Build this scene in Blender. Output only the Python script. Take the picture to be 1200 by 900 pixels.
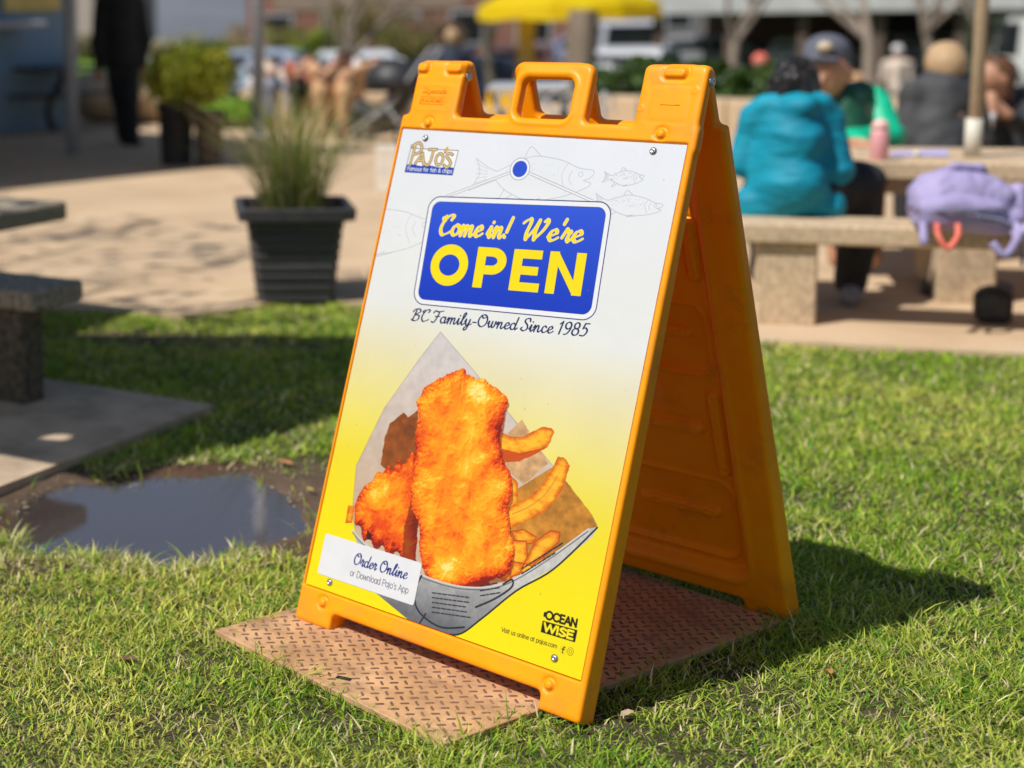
import bpy, math, random
import numpy as np
from mathutils import Matrix, Vector
sc = bpy.context.scene
for o in list(bpy.data.objects): bpy.data.objects.remove(o)
R_ = np.random.RandomState(7); random.seed(7)
rad = math.radians

# ------------------------------------------------------------------ camera
F_, CX, CY = 1891.815, 65.17, 234.615
YAW, PIT, ROL = -0.897, -0.118, -0.02
CAM = np.array([1.769, -2.609, 1.186])
TILT, D0 = .318, .02                       # lean of each leaf of the sign
def _rot():
    cy, sy = math.cos(YAW), math.sin(YAW); cp, sp = math.cos(PIT), math.sin(PIT)
    f = np.array([sy*cp, cy*cp, sp]); r = np.array([cy, -sy, 0]); u = np.cross(r, f)
    cr, sr = math.cos(ROL), math.sin(ROL)
    return np.array([cr*r+sr*u, -sr*r+cr*u, f])
RC = _rot()
cam_d = bpy.data.cameras.new('camera'); cam = bpy.data.objects.new('camera', cam_d)
sc.collection.objects.link(cam); sc.camera = cam
cam.matrix_world = Matrix([[RC[0][i], RC[1][i], -RC[2][i], CAM[i]] for i in range(3)] + [[0, 0, 0, 1]])
cam_d.sensor_width = 36; cam_d.lens = 36*F_/1200
cam_d.shift_x = (600-CX)/1200; cam_d.shift_y = (CY-450)/1200
cam_d.clip_start = .05; cam_d.clip_end = 3000
cam_d.dof.use_dof = True; cam_d.dof.focus_distance = 2.82; cam_d.dof.aperture_fstop = 2.3
def ray(px, py): return RC.T @ np.array([(px-CX)/F_, (CY-py)/F_*1.0, 1.])
def at(px, py, dep): return CAM + ray(px, py)*dep          # a direction and a distance from the viewpoint -> place
def gnd(px, py, z=0.):
    d = ray(px, py); return CAM + d*((z-CAM[2])/d[2])

# ------------------------------------------------------------------ world, sun
SUN_TO = Vector((-.19, -.79, 1.07)).normalized()
w = bpy.data.worlds.new('World'); sc.world = w; w.use_nodes = True
nt = w.node_tree; bg = nt.nodes['Background']
sky = nt.nodes.new('ShaderNodeTexSky'); sky.sky_type = 'NISHITA'; sky.sun_disc = False
sky.sun_elevation = math.asin(SUN_TO.z); sky.sun_rotation = math.atan2(SUN_TO.x, SUN_TO.y)
sky.air_density = 1.0; sky.dust_density = 1.0
nt.links.new(sky.outputs[0], bg.inputs[0]); bg.inputs[1].default_value = .078
sl = bpy.data.lights.new('sun', 'SUN'); sl.energy = 4.8; sl.angle = rad(.53); sl.color = (1, .96, .90)
so = bpy.data.objects.new('sun', sl); sc.collection.objects.link(so)
so.rotation_euler = SUN_TO.to_track_quat('Z', 'Y').to_euler(); so.location = (0, 0, 20)
sc.view_settings.view_transform = 'Standard'; sc.view_settings.look = 'None'
sc.view_settings.exposure = 0.0; sc.view_settings.gamma = 1
sc.cycles.max_bounces = 6; sc.cycles.caustics_reflective = False; sc.cycles.caustics_refractive = False

# ------------------------------------------------------------------ materials
def s2l(c):
    c = [x/255. for x in c]
    return tuple(x/12.92 if x <= .04045 else ((x+.055)/1.055)**2.4 for x in c)
MATS = {}
def mat(name, col, rough=.6, col2=None, scale=8., bump=0., bscale=None, metal=0., spec=.5, detail=4, mix=None, attr=False,
        trans=0., ramp=(.35, .65), stretch=None, bdist=.01, dirt=None):
    """procedural surface: two base colours broken up by noise, with fine relief"""
    if name in MATS: return MATS[name]
    m = bpy.data.materials.new(name); m.use_nodes = True; t = m.node_tree; b = t.nodes['Principled BSDF']
    b.inputs['Roughness'].default_value = rough; b.inputs['Metallic'].default_value = metal
    b.inputs['Specular IOR Level'].default_value = spec
    tc = t.nodes.new('ShaderNodeTexCoord'); src = tc.outputs['Object']
    if stretch:
        mp = t.nodes.new('ShaderNodeMapping'); mp.inputs['Scale'].default_value = stretch
        t.links.new(src, mp.inputs[0]); src = mp.outputs[0]
    colout = None
    if col2 is not None:
        n = t.nodes.new('ShaderNodeTexNoise'); n.inputs['Scale'].default_value = scale; n.inputs['Detail'].default_value = detail
        n.inputs['Roughness'].default_value = .65
        t.links.new(src, n.inputs['Vector'])
        r = t.nodes.new('ShaderNodeValToRGB'); r.color_ramp.elements[0].position = ramp[0]; r.color_ramp.elements[1].position = ramp[1]
        r.color_ramp.elements[0].color = (*col, 1); r.color_ramp.elements[1].color = (*col2, 1)
        t.links.new(n.outputs[0], r.inputs[0]); colout = r.outputs[0]
    if dirt:
        dc, dsc, lo, hi, amt = dirt; n3 = t.nodes.new('ShaderNodeTexNoise'); n3.inputs['Scale'].default_value = dsc; n3.inputs['Detail'].default_value = 9; n3.inputs['Roughness'].default_value = .75
        t.links.new(src, n3.inputs['Vector']); r3 = t.nodes.new('ShaderNodeMapRange'); r3.inputs[1].default_value = lo; r3.inputs[2].default_value = hi; r3.inputs[4].default_value = amt
        t.links.new(n3.outputs[0], r3.inputs[0]); m3 = t.nodes.new('ShaderNodeMixRGB'); m3.inputs[2].default_value = (*dc, 1)
        t.links.new(r3.outputs[0], m3.inputs[0]); t.links.new(colout, m3.inputs[1]); colout = m3.outputs[0]
    if attr:
        a = t.nodes.new('ShaderNodeAttribute'); a.attribute_name = 'Col'
        if colout is None: colout = a.outputs[0]
        else:
            mx = t.nodes.new('ShaderNodeMixRGB'); mx.blend_type = 'MULTIPLY'; mx.inputs[0].default_value = 1
            t.links.new(a.outputs[0], mx.inputs[1]); t.links.new(colout, mx.inputs[2]); colout = mx.outputs[0]
    if colout is not None: t.links.new(colout, b.inputs['Base Color'])
    else: b.inputs['Base Color'].default_value = (*col, 1)
    if bump:
        n2 = t.nodes.new('ShaderNodeTexNoise'); n2.inputs['Scale'].default_value = bscale or scale*4; n2.inputs['Detail'].default_value = 5
        t.links.new(src, n2.inputs['Vector'])
        bp = t.nodes.new('ShaderNodeBump'); bp.inputs['Strength'].default_value = bump; bp.inputs['Distance'].default_value = bdist
        t.links.new(n2.outputs[0], bp.inputs['Height']); t.links.new(bp.outputs[0], b.inputs['Normal'])
    if trans:
        tr = t.nodes.new('ShaderNodeBsdfTranslucent'); ms = t.nodes.new('ShaderNodeMixShader'); ms.inputs[0].default_value = trans
        if colout is not None: t.links.new(colout, tr.inputs[0])
        else: tr.inputs[0].default_value = (*col, 1)
        out = t.nodes['Material Output']
        t.links.new(b.outputs[0], ms.inputs[1]); t.links.new(tr.outputs[0], ms.inputs[2]); t.links.new(ms.outputs[0], out.inputs[0])
    MATS[name] = m; return m

# ------------------------------------------------------------------ object helpers
def link(o): sc.collection.objects.link(o); return o
def tag(o, label=None, cat=None, group=None, kind=None):
    if label: o['label'] = label
    if cat: o['category'] = cat
    if group: o['group'] = group
    if kind: o['kind'] = kind
    return o
def thing(name, label, cat, loc=(0, 0, 0), rz=0, group=None):
    o = link(bpy.data.objects.new(name, None)); o.location = [float(v) for v in loc]; o.rotation_euler = (0, 0, rz)
    o.empty_display_size = .1
    return tag(o, label, cat, group)
def mesh_obj(name, V, Fc, m, parent=None, smooth=False, loc=None, rot=None, col=None):
    me = bpy.data.meshes.new(name)
    V = np.asarray(V, dtype=np.float32)
    if isinstance(Fc, np.ndarray):
        nf, k = Fc.shape
        me.vertices.add(len(V)); me.vertices.foreach_set('co', V.ravel())
        me.loops.add(nf*k); me.loops.foreach_set('vertex_index', Fc.astype(np.int32).ravel())
        me.polygons.add(nf); me.polygons.foreach_set('loop_start', np.arange(0, nf*k, k, dtype=np.int32))
        me.polygons.foreach_set('loop_total', np.full(nf, k, dtype=np.int32))
        me.update(calc_edges=True); me.validate()
    else:
        me.from_pydata([tuple(map(float, v)) for v in V], [], [tuple(int(i) for i in f) for f in Fc]); me.update()
    if smooth:
        me.polygons.foreach_set('use_smooth', np.ones(len(me.polygons), dtype=bool))
    if col is not None:
        ca = me.color_attributes.new('Col', 'FLOAT_COLOR', 'POINT')
        c4 = np.ones((len(V), 4), dtype=np.float32); c4[:, :3] = col; ca.data.foreach_set('color', c4.ravel())
    if isinstance(m, (list, tuple)):
        for x in m: me.materials.append(x)
    elif m: me.materials.append(m)
    o = link(bpy.data.objects.new(name, me))
    if parent: o.parent = parent
    if loc is not None: o.location = [float(v) for v in loc]
    if rot is not None: o.rotation_euler = rot
    return o
class MB:
    """collects shapes into one mesh"""
    def __init__(s): s.v = []; s.f = []
    def add(s, V, Fc):
        b = len(s.v); s.v += [tuple(float(c) for c in v) for v in V]; s.f += [tuple(int(i)+b for i in f) for f in Fc]; return s
    def box(s, x0, x1, y0, y1, z0, z1, bev=0., M=None, top=None):
        """bevelled box; top=(sx,sy) scales the upper rim"""
        pts = []; t = top or (1, 1); cx, cy = (x0+x1)/2, (y0+y1)/2; b = bev
        def ring(z, ins, k):
            hx, hy = (x1-x0)/2-ins, (y1-y0)/2-ins; hx *= 1+(t[0]-1)*k; hy *= 1+(t[1]-1)*k
            c = b if ins == 0 else b*.4
            c = min(c, hx*.9, hy*.9)
            if b <= 0: return [(cx-hx, cy-hy, z), (cx+hx, cy-hy, z), (cx+hx, cy+hy, z), (cx-hx, cy+hy, z)]
            return [(cx-hx+c, cy-hy, z), (cx+hx-c, cy-hy, z), (cx+hx, cy-hy+c, z), (cx+hx, cy+hy-c, z),
                    (cx+hx-c, cy+hy, z), (cx-hx+c, cy+hy, z), (cx-hx, cy+hy-c, z), (cx-hx, cy-hy+c, z)]
        if b > 0: rings = [ring(z0, b, 0), ring(z0+b, 0, b/(z1-z0)), ring(z1-b, 0, 1-b/(z1-z0)), ring(z1, b, 1)]
        else: rings = [ring(z0, 0, 0), ring(z1, 0, 1)]
        n = len(rings[0]); V = [p for r in rings for p in r]; Fc = [tuple(range(n))[::-1], tuple(range((len(rings)-1)*n, len(rings)*n))]
        for k in range(len(rings)-1):
            for i in range(n):
                j = (i+1) % n; Fc.append((k*n+i, k*n+j, (k+1)*n+j, (k+1)*n+i))
        if M is not None: V = [tuple(M @ Vector(v)) for v in V]
        return s.add(V, Fc)
    def tube(s, pts, rs, n=10, cap=True):
        pts = [np.array(p, float) for p in pts]
        if np.isscalar(rs): rs = [rs]*len(pts)
        b = len(s.v); prev = None
        for i, p in enumerate(pts):
            d = pts[min(i+1, len(pts)-1)]-pts[max(i-1, 0)]; d = d/(np.linalg.norm(d)+1e-9)
            if prev is None:
                a = np.array([0, 0, 1.]) if abs(d[2]) < .9 else np.array([1., 0, 0])
            else: a = prev
            u = a-d*(a@d); u /= np.linalg.norm(u)+1e-9; prev = u; v = np.cross(d, u)
            for k in range(n):
                t = 2*math.pi*k/n; q = p+rs[i]*(math.cos(t)*u+math.sin(t)*v); s.v.append(tuple(q))
        for i in range(len(pts)-1):
            for k in range(n):
                j = (k+1) % n; s.f.append((b+i*n+k, b+i*n+j, b+(i+1)*n+j, b+(i+1)*n+k))
        if cap:
            s.f.append(tuple(b+k for k in range(n))[::-1]); e = b+(len(pts)-1)*n; s.f.append(tuple(e+k for k in range(n)))
        return s
    def lathe(s, prof, n=20, c=(0, 0, 0), M=None):
        b = len(s.v)
        for (r, z) in prof:
            for k in range(n):
                t = 2*math.pi*k/n; q = (c[0]+r*math.cos(t), c[1]+r*math.sin(t), c[2]+z)
                s.v.append(tuple(M @ Vector(q)) if M is not None else q)
        for i in range(len(prof)-1):
            for k in range(n):
                j = (k+1) % n; s.f.append((b+i*n+k, b+i*n+j, b+(i+1)*n+j, b+(i+1)*n+k))
        if prof[0][0] > 1e-6: s.f.append(tuple(b+k for k in range(n))[::-1])
        if prof[-1][0] > 1e-6: e = b+(len(prof)-1)*n; s.f.append(tuple(e+k for k in range(n)))
        return s
    def prism(s, poly, z0, z1):
        n = len(poly); V = [(x, y, z0) for x, y in poly]+[(x, y, z1) for x, y in poly]
        return s.add(V, [tuple(range(n))[::-1], tuple(range(n, 2*n))]+[(i, (i+1) % n, n+(i+1) % n, n+i) for i in range(n)])
    def build(s, name, m, parent=None, smooth=False, **k): return mesh_obj(name, s.v, s.f, m, parent, smooth, **k)

# ------------------------------------------------------------------ numeric noise, distance fields, meshing
def vnoise2(X, Y, seed=0):
    rs = np.random.RandomState(seed); G = rs.rand(256, 256)
    xi = np.floor(X).astype(int); yi = np.floor(Y).astype(int); fx = X-xi; fy = Y-yi
    fx = fx*fx*(3-2*fx); fy = fy*fy*(3-2*fy)
    g = lambda a, b: G[a & 255, b & 255]
    return (g(xi, yi)*(1-fx)+g(xi+1, yi)*fx)*(1-fy)+(g(xi, yi+1)*(1-fx)+g(xi+1, yi+1)*fx)*fy
def fbm2(X, Y, seed=0, o=4):
    a = .5; t = 0; s = 0
    for i in range(o): t = t+a*vnoise2(X*2**i, Y*2**i, seed+i); s += a; a *= .55
    return t/s
def vnoise3(P, seed=0):
    rs = np.random.RandomState(seed); G = rs.rand(32, 32, 32)
    I = np.floor(P).astype(int); f = P-I; f = f*f*(3-2*f); r = 0
    for dx in (0, 1):
        for dy in (0, 1):
            for dz in (0, 1):
                wt = (f[..., 0] if dx else 1-f[..., 0])*(f[..., 1] if dy else 1-f[..., 1])*(f[..., 2] if dz else 1-f[..., 2])
                r = r+wt*G[(I[..., 0]+dx) & 31, (I[..., 1]+dy) & 31, (I[..., 2]+dz) & 31]
    return r
def surface_nets(Fv, xs, ys, zs):
    nx, ny, nz = Fv.shape; ins = Fv < 0
    c = ins[:-1, :-1, :-1].astype(np.int8)
    tot = sum(ins[a:nx-1+a, b:ny-1+b, d:nz-1+d].astype(np.int8) for a in (0, 1) for b in (0, 1) for d in (0, 1))
    act = (tot > 0) & (tot < 8); idx = -np.ones(act.shape, dtype=np.int64); I = np.argwhere(act); idx[act] = np.arange(len(I))
    acc = np.zeros((len(I), 3)); cnt = np.zeros(len(I))
    cs = [(0, 0, 0), (1, 0, 0), (0, 1, 0), (1, 1, 0), (0, 0, 1), (1, 0, 1), (0, 1, 1), (1, 1, 1)]
    val = [Fv[I[:, 0]+a, I[:, 1]+b, I[:, 2]+d] for a, b, d in cs]
    for i in range(8):
        for ax in range(3):
            if cs[i][ax]: continue
            j = cs.index(tuple(cs[i][q]+(1 if q == ax else 0) for q in range(3)))
            a, b = val[i], val[j]; cr = (a < 0) != (b < 0); t = np.where(cr, a/np.where(cr, a-b, 1), 0)
            p = np.array(cs[i], float)[None].repeat(len(I), 0); p[:, ax] += t
            acc[cr] += p[cr]; cnt[cr] += 1
    P = acc/cnt[:, None]+I
    V = np.stack([np.interp(P[:, k], np.arange(len(g)), g) for k, g in enumerate((xs, ys, zs))], 1)
    Q = []
    for ax in range(3):
        sl0 = [slice(1, n-1) for n in Fv.shape]; sl1 = list(sl0)
        sl0[ax] = slice(0, Fv.shape[ax]-1); sl1[ax] = slice(1, Fv.shape[ax])
        A, B = ins[tuple(sl0)], ins[tuple(sl1)]; off = [1, 1, 1]; off[ax] = 0
        o1, o2 = [q for q in range(3) if q != ax]
        for flip, msk in ((0, A & ~B), (1, ~A & B)):
            E = np.argwhere(msk)+np.array(off)
            if not len(E): continue
            def cell(d1, d2):
                C = E.copy(); C[:, o1] -= d1; C[:, o2] -= d2; return idx[C[:, 0], C[:, 1], C[:, 2]]
            q = np.stack([cell(1, 1), cell(0, 1), cell(0, 0), cell(1, 0)], 1)
            if (ax == 1) != bool(flip): q = q[:, ::-1]
            Q.append(q)
    return V, np.concatenate(Q)
def smin(a, b, k): h = np.clip(.5+.5*(b-a)/k, 0, 1); return b*(1-h)+a*h-k*h*(1-h)
def smax(a, b, k): return -smin(-a, -b, k)
def cone(P, a, b, ra, rb):
    a = np.array(a, float); b = np.array(b, float); d = b-a; L = d@d+1e-9
    t = np.clip(((P-a)@d)/L, 0, 1); return np.linalg.norm(P-a-t[..., None]*d, axis=-1)-(ra+(rb-ra)*t)
def ell(P, c, r, rz=0., rx=0.):
    Q = P-np.array(c, float)
    if rz: q = Q.copy(); q[..., 0] = Q[..., 0]*math.cos(rz)+Q[..., 1]*math.sin(rz); q[..., 1] = -Q[..., 0]*math.sin(rz)+Q[..., 1]*math.cos(rz); Q = q
    if rx: q = Q.copy(); q[..., 1] = Q[..., 1]*math.cos(rx)+Q[..., 2]*math.sin(rx); q[..., 2] = -Q[..., 1]*math.sin(rx)+Q[..., 2]*math.cos(rx); Q = q
    r = np.array(r, float); k = np.linalg.norm(Q/r, axis=-1); return (k-1)*r.min()
def rbox(P, c, h, r, rz=0.):
    Q = P-np.array(c, float)
    if rz: q = Q.copy(); q[..., 0] = Q[..., 0]*math.cos(rz)+Q[..., 1]*math.sin(rz); q[..., 1] = -Q[..., 0]*math.sin(rz)+Q[..., 1]*math.cos(rz); Q = q
    q = np.abs(Q)-(np.array(h, float)-r); return np.linalg.norm(np.maximum(q, 0), axis=-1)+np.minimum(q.max(-1), 0)-r
def blob(fn, lo, hi, res):
    g = [np.arange(l-2*res, h+2*res, res) for l, h in zip(lo, hi)]
    P = np.stack(np.meshgrid(*g, indexing='ij'), -1)
    return surface_nets(fn(P), *g)
def clay(name, prims, m, parent=None, res=.012, k=.02, noise=0, nscale=12, pad=.06, nstretch=(1, 1, 1)):
    """one continuous surface blended from tapered limbs and ellipsoids. prims: ('c',a,b,ra,rb) ('e',c,r,rz,rx) ('b',c,h,r,rz)"""
    pts = []
    for q in prims:
        if q[0] == 'c': pts += [np.array(q[1])-max(q[3:5]), np.array(q[1])+max(q[3:5]), np.array(q[2])-max(q[3:5]), np.array(q[2])+max(q[3:5])]
        else: mx = max(q[2])*1.3; pts += [np.array(q[1])-mx, np.array(q[1])+mx]
    pts = np.array(pts); lo, hi = pts.min(0)-pad*.3, pts.max(0)+pad*.3
    def fn(P):
        d = None
        for q in prims:
            if q[0] == 'c': e = cone(P, *q[1:5])
            elif q[0] == 'e': e = ell(P, *q[1:])
            else: e = rbox(P, *q[1:])
            d = e if d is None else smin(d, e, k)
        if noise: d = d+noise*(vnoise3(P*nscale*np.array(nstretch), 3)-.5)+noise*.5*(vnoise3(P*nscale*2.3*np.array(nstretch), 5)-.5)
        return d
    V, Q = blob(fn, lo, hi, res)
    return mesh_obj(name, V, Q, m, parent, True)
def catmull(pts, n=8, closed=False):
    P = [np.array(p, float) for p in pts]; out = []; N = len(P)
    rng = range(N if closed else N-1)
    for i in rng:
        if closed: a, b, c, d = P[i-1], P[i], P[(i+1) % N], P[(i+2) % N]
        else: a, b, c, d = P[max(i-1, 0)], P[i], P[i+1], P[min(i+2, N-1)]
        for k in range(n):
            t = k/n; out.append(.5*((2*b)+(c-a)*t+(2*a-5*b+4*c-d)*t*t+(3*b-a-3*c+d)*t**3))
    if not closed: out.append(P[-1])
    return np.array(out)
def poly_sdf(X, Y, pts):
    pts = np.asarray(pts, float); d = np.full(X.shape, 1e9); ins = np.zeros(X.shape, bool); N = len(pts)
    for i in range(N):
        a, b = pts[i], pts[(i+1) % N]; e = b-a; wx, wy = X-a[0], Y-a[1]
        t = np.clip((wx*e[0]+wy*e[1])/(e@e+1e-12), 0, 1); d = np.minimum(d, (wx-e[0]*t)**2+(wy-e[1]*t)**2)
        if a[1] != b[1]: ins ^= ((a[1] > Y) != (b[1] > Y)) & (X < (b[0]-a[0])*(Y-a[1])/(b[1]-a[1])+a[0])
    d = np.sqrt(d); return np.where(ins, -d, d)
def box2(X, Y, x0, x1, y0, y1, r):
    qx = np.abs(X-(x0+x1)/2)-((x1-x0)/2-r); qy = np.abs(Y-(y0+y1)/2)-((y1-y0)/2-r)
    return np.hypot(np.maximum(qx, 0), np.maximum(qy, 0))+np.minimum(np.maximum(qx, qy), 0)-r

# ------------------------------------------------------------------ printed poster (raster computed here)
class Sheet:
    def __init__(s, u0, u1, v0, v1, px=.0005):
        s.px = px; s.u0, s.v0 = u0, v0; s.nx = int(round((u1-u0)/px)); s.ny = int(round((v1-v0)/px))
        s.U, s.V = np.meshgrid(u0+(np.arange(s.nx)+.5)*px, v0+(np.arange(s.ny)+.5)*px); s.rgb = np.ones((s.ny, s.nx, 3))
    def win(s, x0, x1, y0, y1):
        a = max(0, int((x0-s.u0)/s.px)-2); b = min(s.nx, int((x1-s.u0)/s.px)+3); c = max(0, int((y0-s.v0)/s.px)-2); d = min(s.ny, int((y1-s.v0)/s.px)+3)
        return (slice(c, max(d, c)), slice(a, max(a, b)))
    def comp(s, sl, cov, col): s.rgb[sl] = s.rgb[sl]*(1-cov[..., None])+np.asarray(col)*cov[..., None]
    def poly(s, pts, col, jag=0, seed=1, alpha=1.):
        p = np.array(pts); sl = s.win(p[:, 0].min()-.004, p[:, 0].max()+.004, p[:, 1].min()-.004, p[:, 1].max()+.004)
        X, Y = s.U[sl], s.V[sl]; d = poly_sdf(X, Y, p)
        if jag: d = d+jag*(fbm2(X*150, Y*150, seed)-.5)
        s.comp(sl, np.clip(.5-d/s.px, 0, 1)*alpha, col(X, Y, d) if callable(col) else col); return sl, d
    def strokes(s, L, wd, col, pen=None):
        """L: list of polylines in sheet coordinates"""
        if not L: return
        A = np.concatenate([np.asarray(l) for l in L]); m = wd+.001
        sl = s.win(A[:, 0].min()-m, A[:, 0].max()+m, A[:, 1].min()-m, A[:, 1].max()+m); oy, ox = sl[0].start, sl[1].start
        M = np.zeros(s.U[sl].shape)
        for l in L:
            l = np.asarray(l)
            for a, b in zip(l[:-1], l[1:]):
                e = b-a; wloc = wd
                if pen is not None: wloc = wd*(pen+(1-pen)*abs(math.sin(math.atan2(e[1], e[0])-rad(25))))
                q = s.win(min(a[0], b[0])-m, max(a[0], b[0])+m, min(a[1], b[1])-m, max(a[1], b[1])+m)
                X, Y = s.U[q], s.V[q]
                if not X.size: continue
                t = np.clip(((X-a[0])*e[0]+(Y-a[1])*e[1])/(e@e+1e-14), 0, 1)
                d = np.hypot(X-a[0]-e[0]*t, Y-a[1]-e[1]*t)
                r = (slice(q[0].start-oy, q[0].stop-oy), slice(q[1].start-ox, q[1].stop-ox))
                M[r] = np.maximum(M[r], np.clip(.5+(wloc/2-d)/s.px, 0, 1))
        s.comp(sl, M, col)
    def image(s, name):
        im = bpy.data.images.new(name, s.nx, s.ny); px = np.ones((s.ny, s.nx, 4), dtype=np.float32)
        px[..., :3] = np.clip(s.rgb*getattr(s, 'ink', .885), 0, 1); im.pixels.foreach_set(px.ravel()); im.update(); im.pack(); return im
def C8(*c): return np.array(c)/255.
def arc(cx, cy, rx, ry, a0, a1, n=14):
    t = np.radians(np.linspace(a0, a1, n)); return [(cx+rx*math.cos(k), cy+ry*math.sin(k)) for k in t]
def Sp(*p): return [tuple(q) for q in catmull(p, 6)]
# plain letters: cap height 1, x-height .7
x_ = .7
SANS = {
 'o': (.62, [arc(.31, .35, .25, .35, 0, 360, 20)]), 'a': (.62, [arc(.29, .35, .24, .35, 0, 360, 20), [(.53, .7), (.53, 0)]]),
 'd': (.64, [arc(.29, .35, .24, .35, 0, 360, 20), [(.53, 1.02), (.53, 0)]]), 'p': (.64, [arc(.33, .35, .24, .35, 0, 360, 20), [(.09, .7), (.09, -.28)]]),
 'm': (.95, [[(.09, .7), (.09, 0)], arc(.27, .45, .18, .25, 180, 0)+[(.45, 0)], arc(.63, .45, .18, .25, 180, 0)+[(.81, 0)]]),
 'n': (.6, [[(.09, .7), (.09, 0)], arc(.28, .42, .19, .28, 180, 0)+[(.47, 0)]]), 'h': (.6, [[(.09, 1.02), (.09, 0)], arc(.28, .42, .19, .28, 180, 0)+[(.47, 0)]]),
 'u': (.6, [[(.09, .7)]+arc(.28, .28, .19, .28, 180, 360), [(.47, .7), (.47, 0)]]), 'i': (.22, [[(.1, .7), (.1, 0)], [(.1, .92), (.1, .95)]]),
 'l': (.22, [[(.1, 1.02), (.1, 0)]]), 'f': (.4, [[(.17, 0), (.17, .8)]+arc(.3, .84, .13, .16, 180, 90, 6), [(.03, .66), (.33, .66)]]),
 't': (.4, [[(.17, .92), (.17, .15)]+arc(.27, .14, .1, .14, 180, 290, 6), [(.03, .68), (.33, .68)]]), 'r': (.4, [[(.09, .7), (.09, 0)], arc(.28, .42, .19, .26, 180, 95, 7)]),
 's': (.5, [Sp((.42, .6), (.25, .71), (.08, .56), (.25, .37), (.42, .17), (.25, -.01), (.05, .1))]), 'e': (.6, [[(.06, .36), (.53, .36)]+arc(.3, .35, .24, .35, 3, 320, 16)]),
 'c': (.55, [arc(.3, .35, .24, .35, 45, 315)]), 'w': (.8, [[(.03, .7), (.2, 0), (.39, .68), (.58, 0), (.76, .7)]]), 'v': (.55, [[(.03, .7), (.26, 0), (.5, .7)]]),
 'j': (.25, [[(.12, .7), (.12, -.12)]+arc(.02, -.14, .1, .14, 0, -80, 5), [(.12, .92), (.12, .95)]]), "'": (.2, [[(.1, 1.02), (.08, .78)]]), '.': (.22, [[(.1, .03), (.1, .05)]]),
 '&': (.75, [Sp((.66, 0), (.2, .62), (.32, .98), (.48, .78), (.12, .38), (.12, .08), (.35, -.01), (.62, .4))]), 'g': (.62, [arc(.29, .35, .24, .35, 0, 360, 20), [(.53, .7), (.53, -.05)]+arc(.3, -.06, .23, .2, 0, -150, 8)]),
 'b': (.64, [arc(.33, .35, .24, .35, 0, 360, 20), [(.09, 1.02), (.09, 0)]]), 'F': (.6, [[(.55, 1), (.1, 1), (.1, 0)], [(.1, .52), (.48, .52)]]),
 'D': (.78, [[(.1, 0), (.1, 1), (.3, 1)]+arc(.3, .5, .4, .5, 90, -90)+[(.1, 0)]]), 'P': (.68, [[(.1, 0), (.1, 1), (.38, 1)]+arc(.38, .73, .24, .27, 90, -90)+[(.1, .46)]]),
 'A': (.75, [[(.03, 0), (.37, 1), (.71, 0)], [(.15, .33), (.6, .33)]]), 'V': (.7, [[(.03, 1), (.35, 0), (.67, 1)]]), 'O': (.95, [arc(.47, .5, .42, .5, 0, 360, 24)]),
 'C': (.85, [arc(.47, .5, .4, .5, 45, 315, 18)]), 'E': (.65, [[(.56, 1), (.1, 1), (.1, 0), (.56, 0)], [(.1, .52), (.5, .52)]]), 'N': (.82, [[(.1, 0), (.1, 1), (.7, 0), (.7, 1)]]),
 'W': (1.1, [[(.03, 1), (.28, 0), (.54, .95), (.8, 0), (1.06, 1)]]), 'I': (.27, [[(.13, 0), (.13, 1)]]), 'S': (.66, [Sp((.57, .86), (.32, 1.0), (.1, .76), (.32, .52), (.57, .25), (.32, 0), (.06, .14))]),
 'L': (.6, [[(.1, 1), (.1, 0), (.55, 0)]]), 'T': (.65, [[(.02, 1), (.62, 1)], [(.32, 1), (.32, 0)]]), ' ': (.34, []),
}
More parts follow.
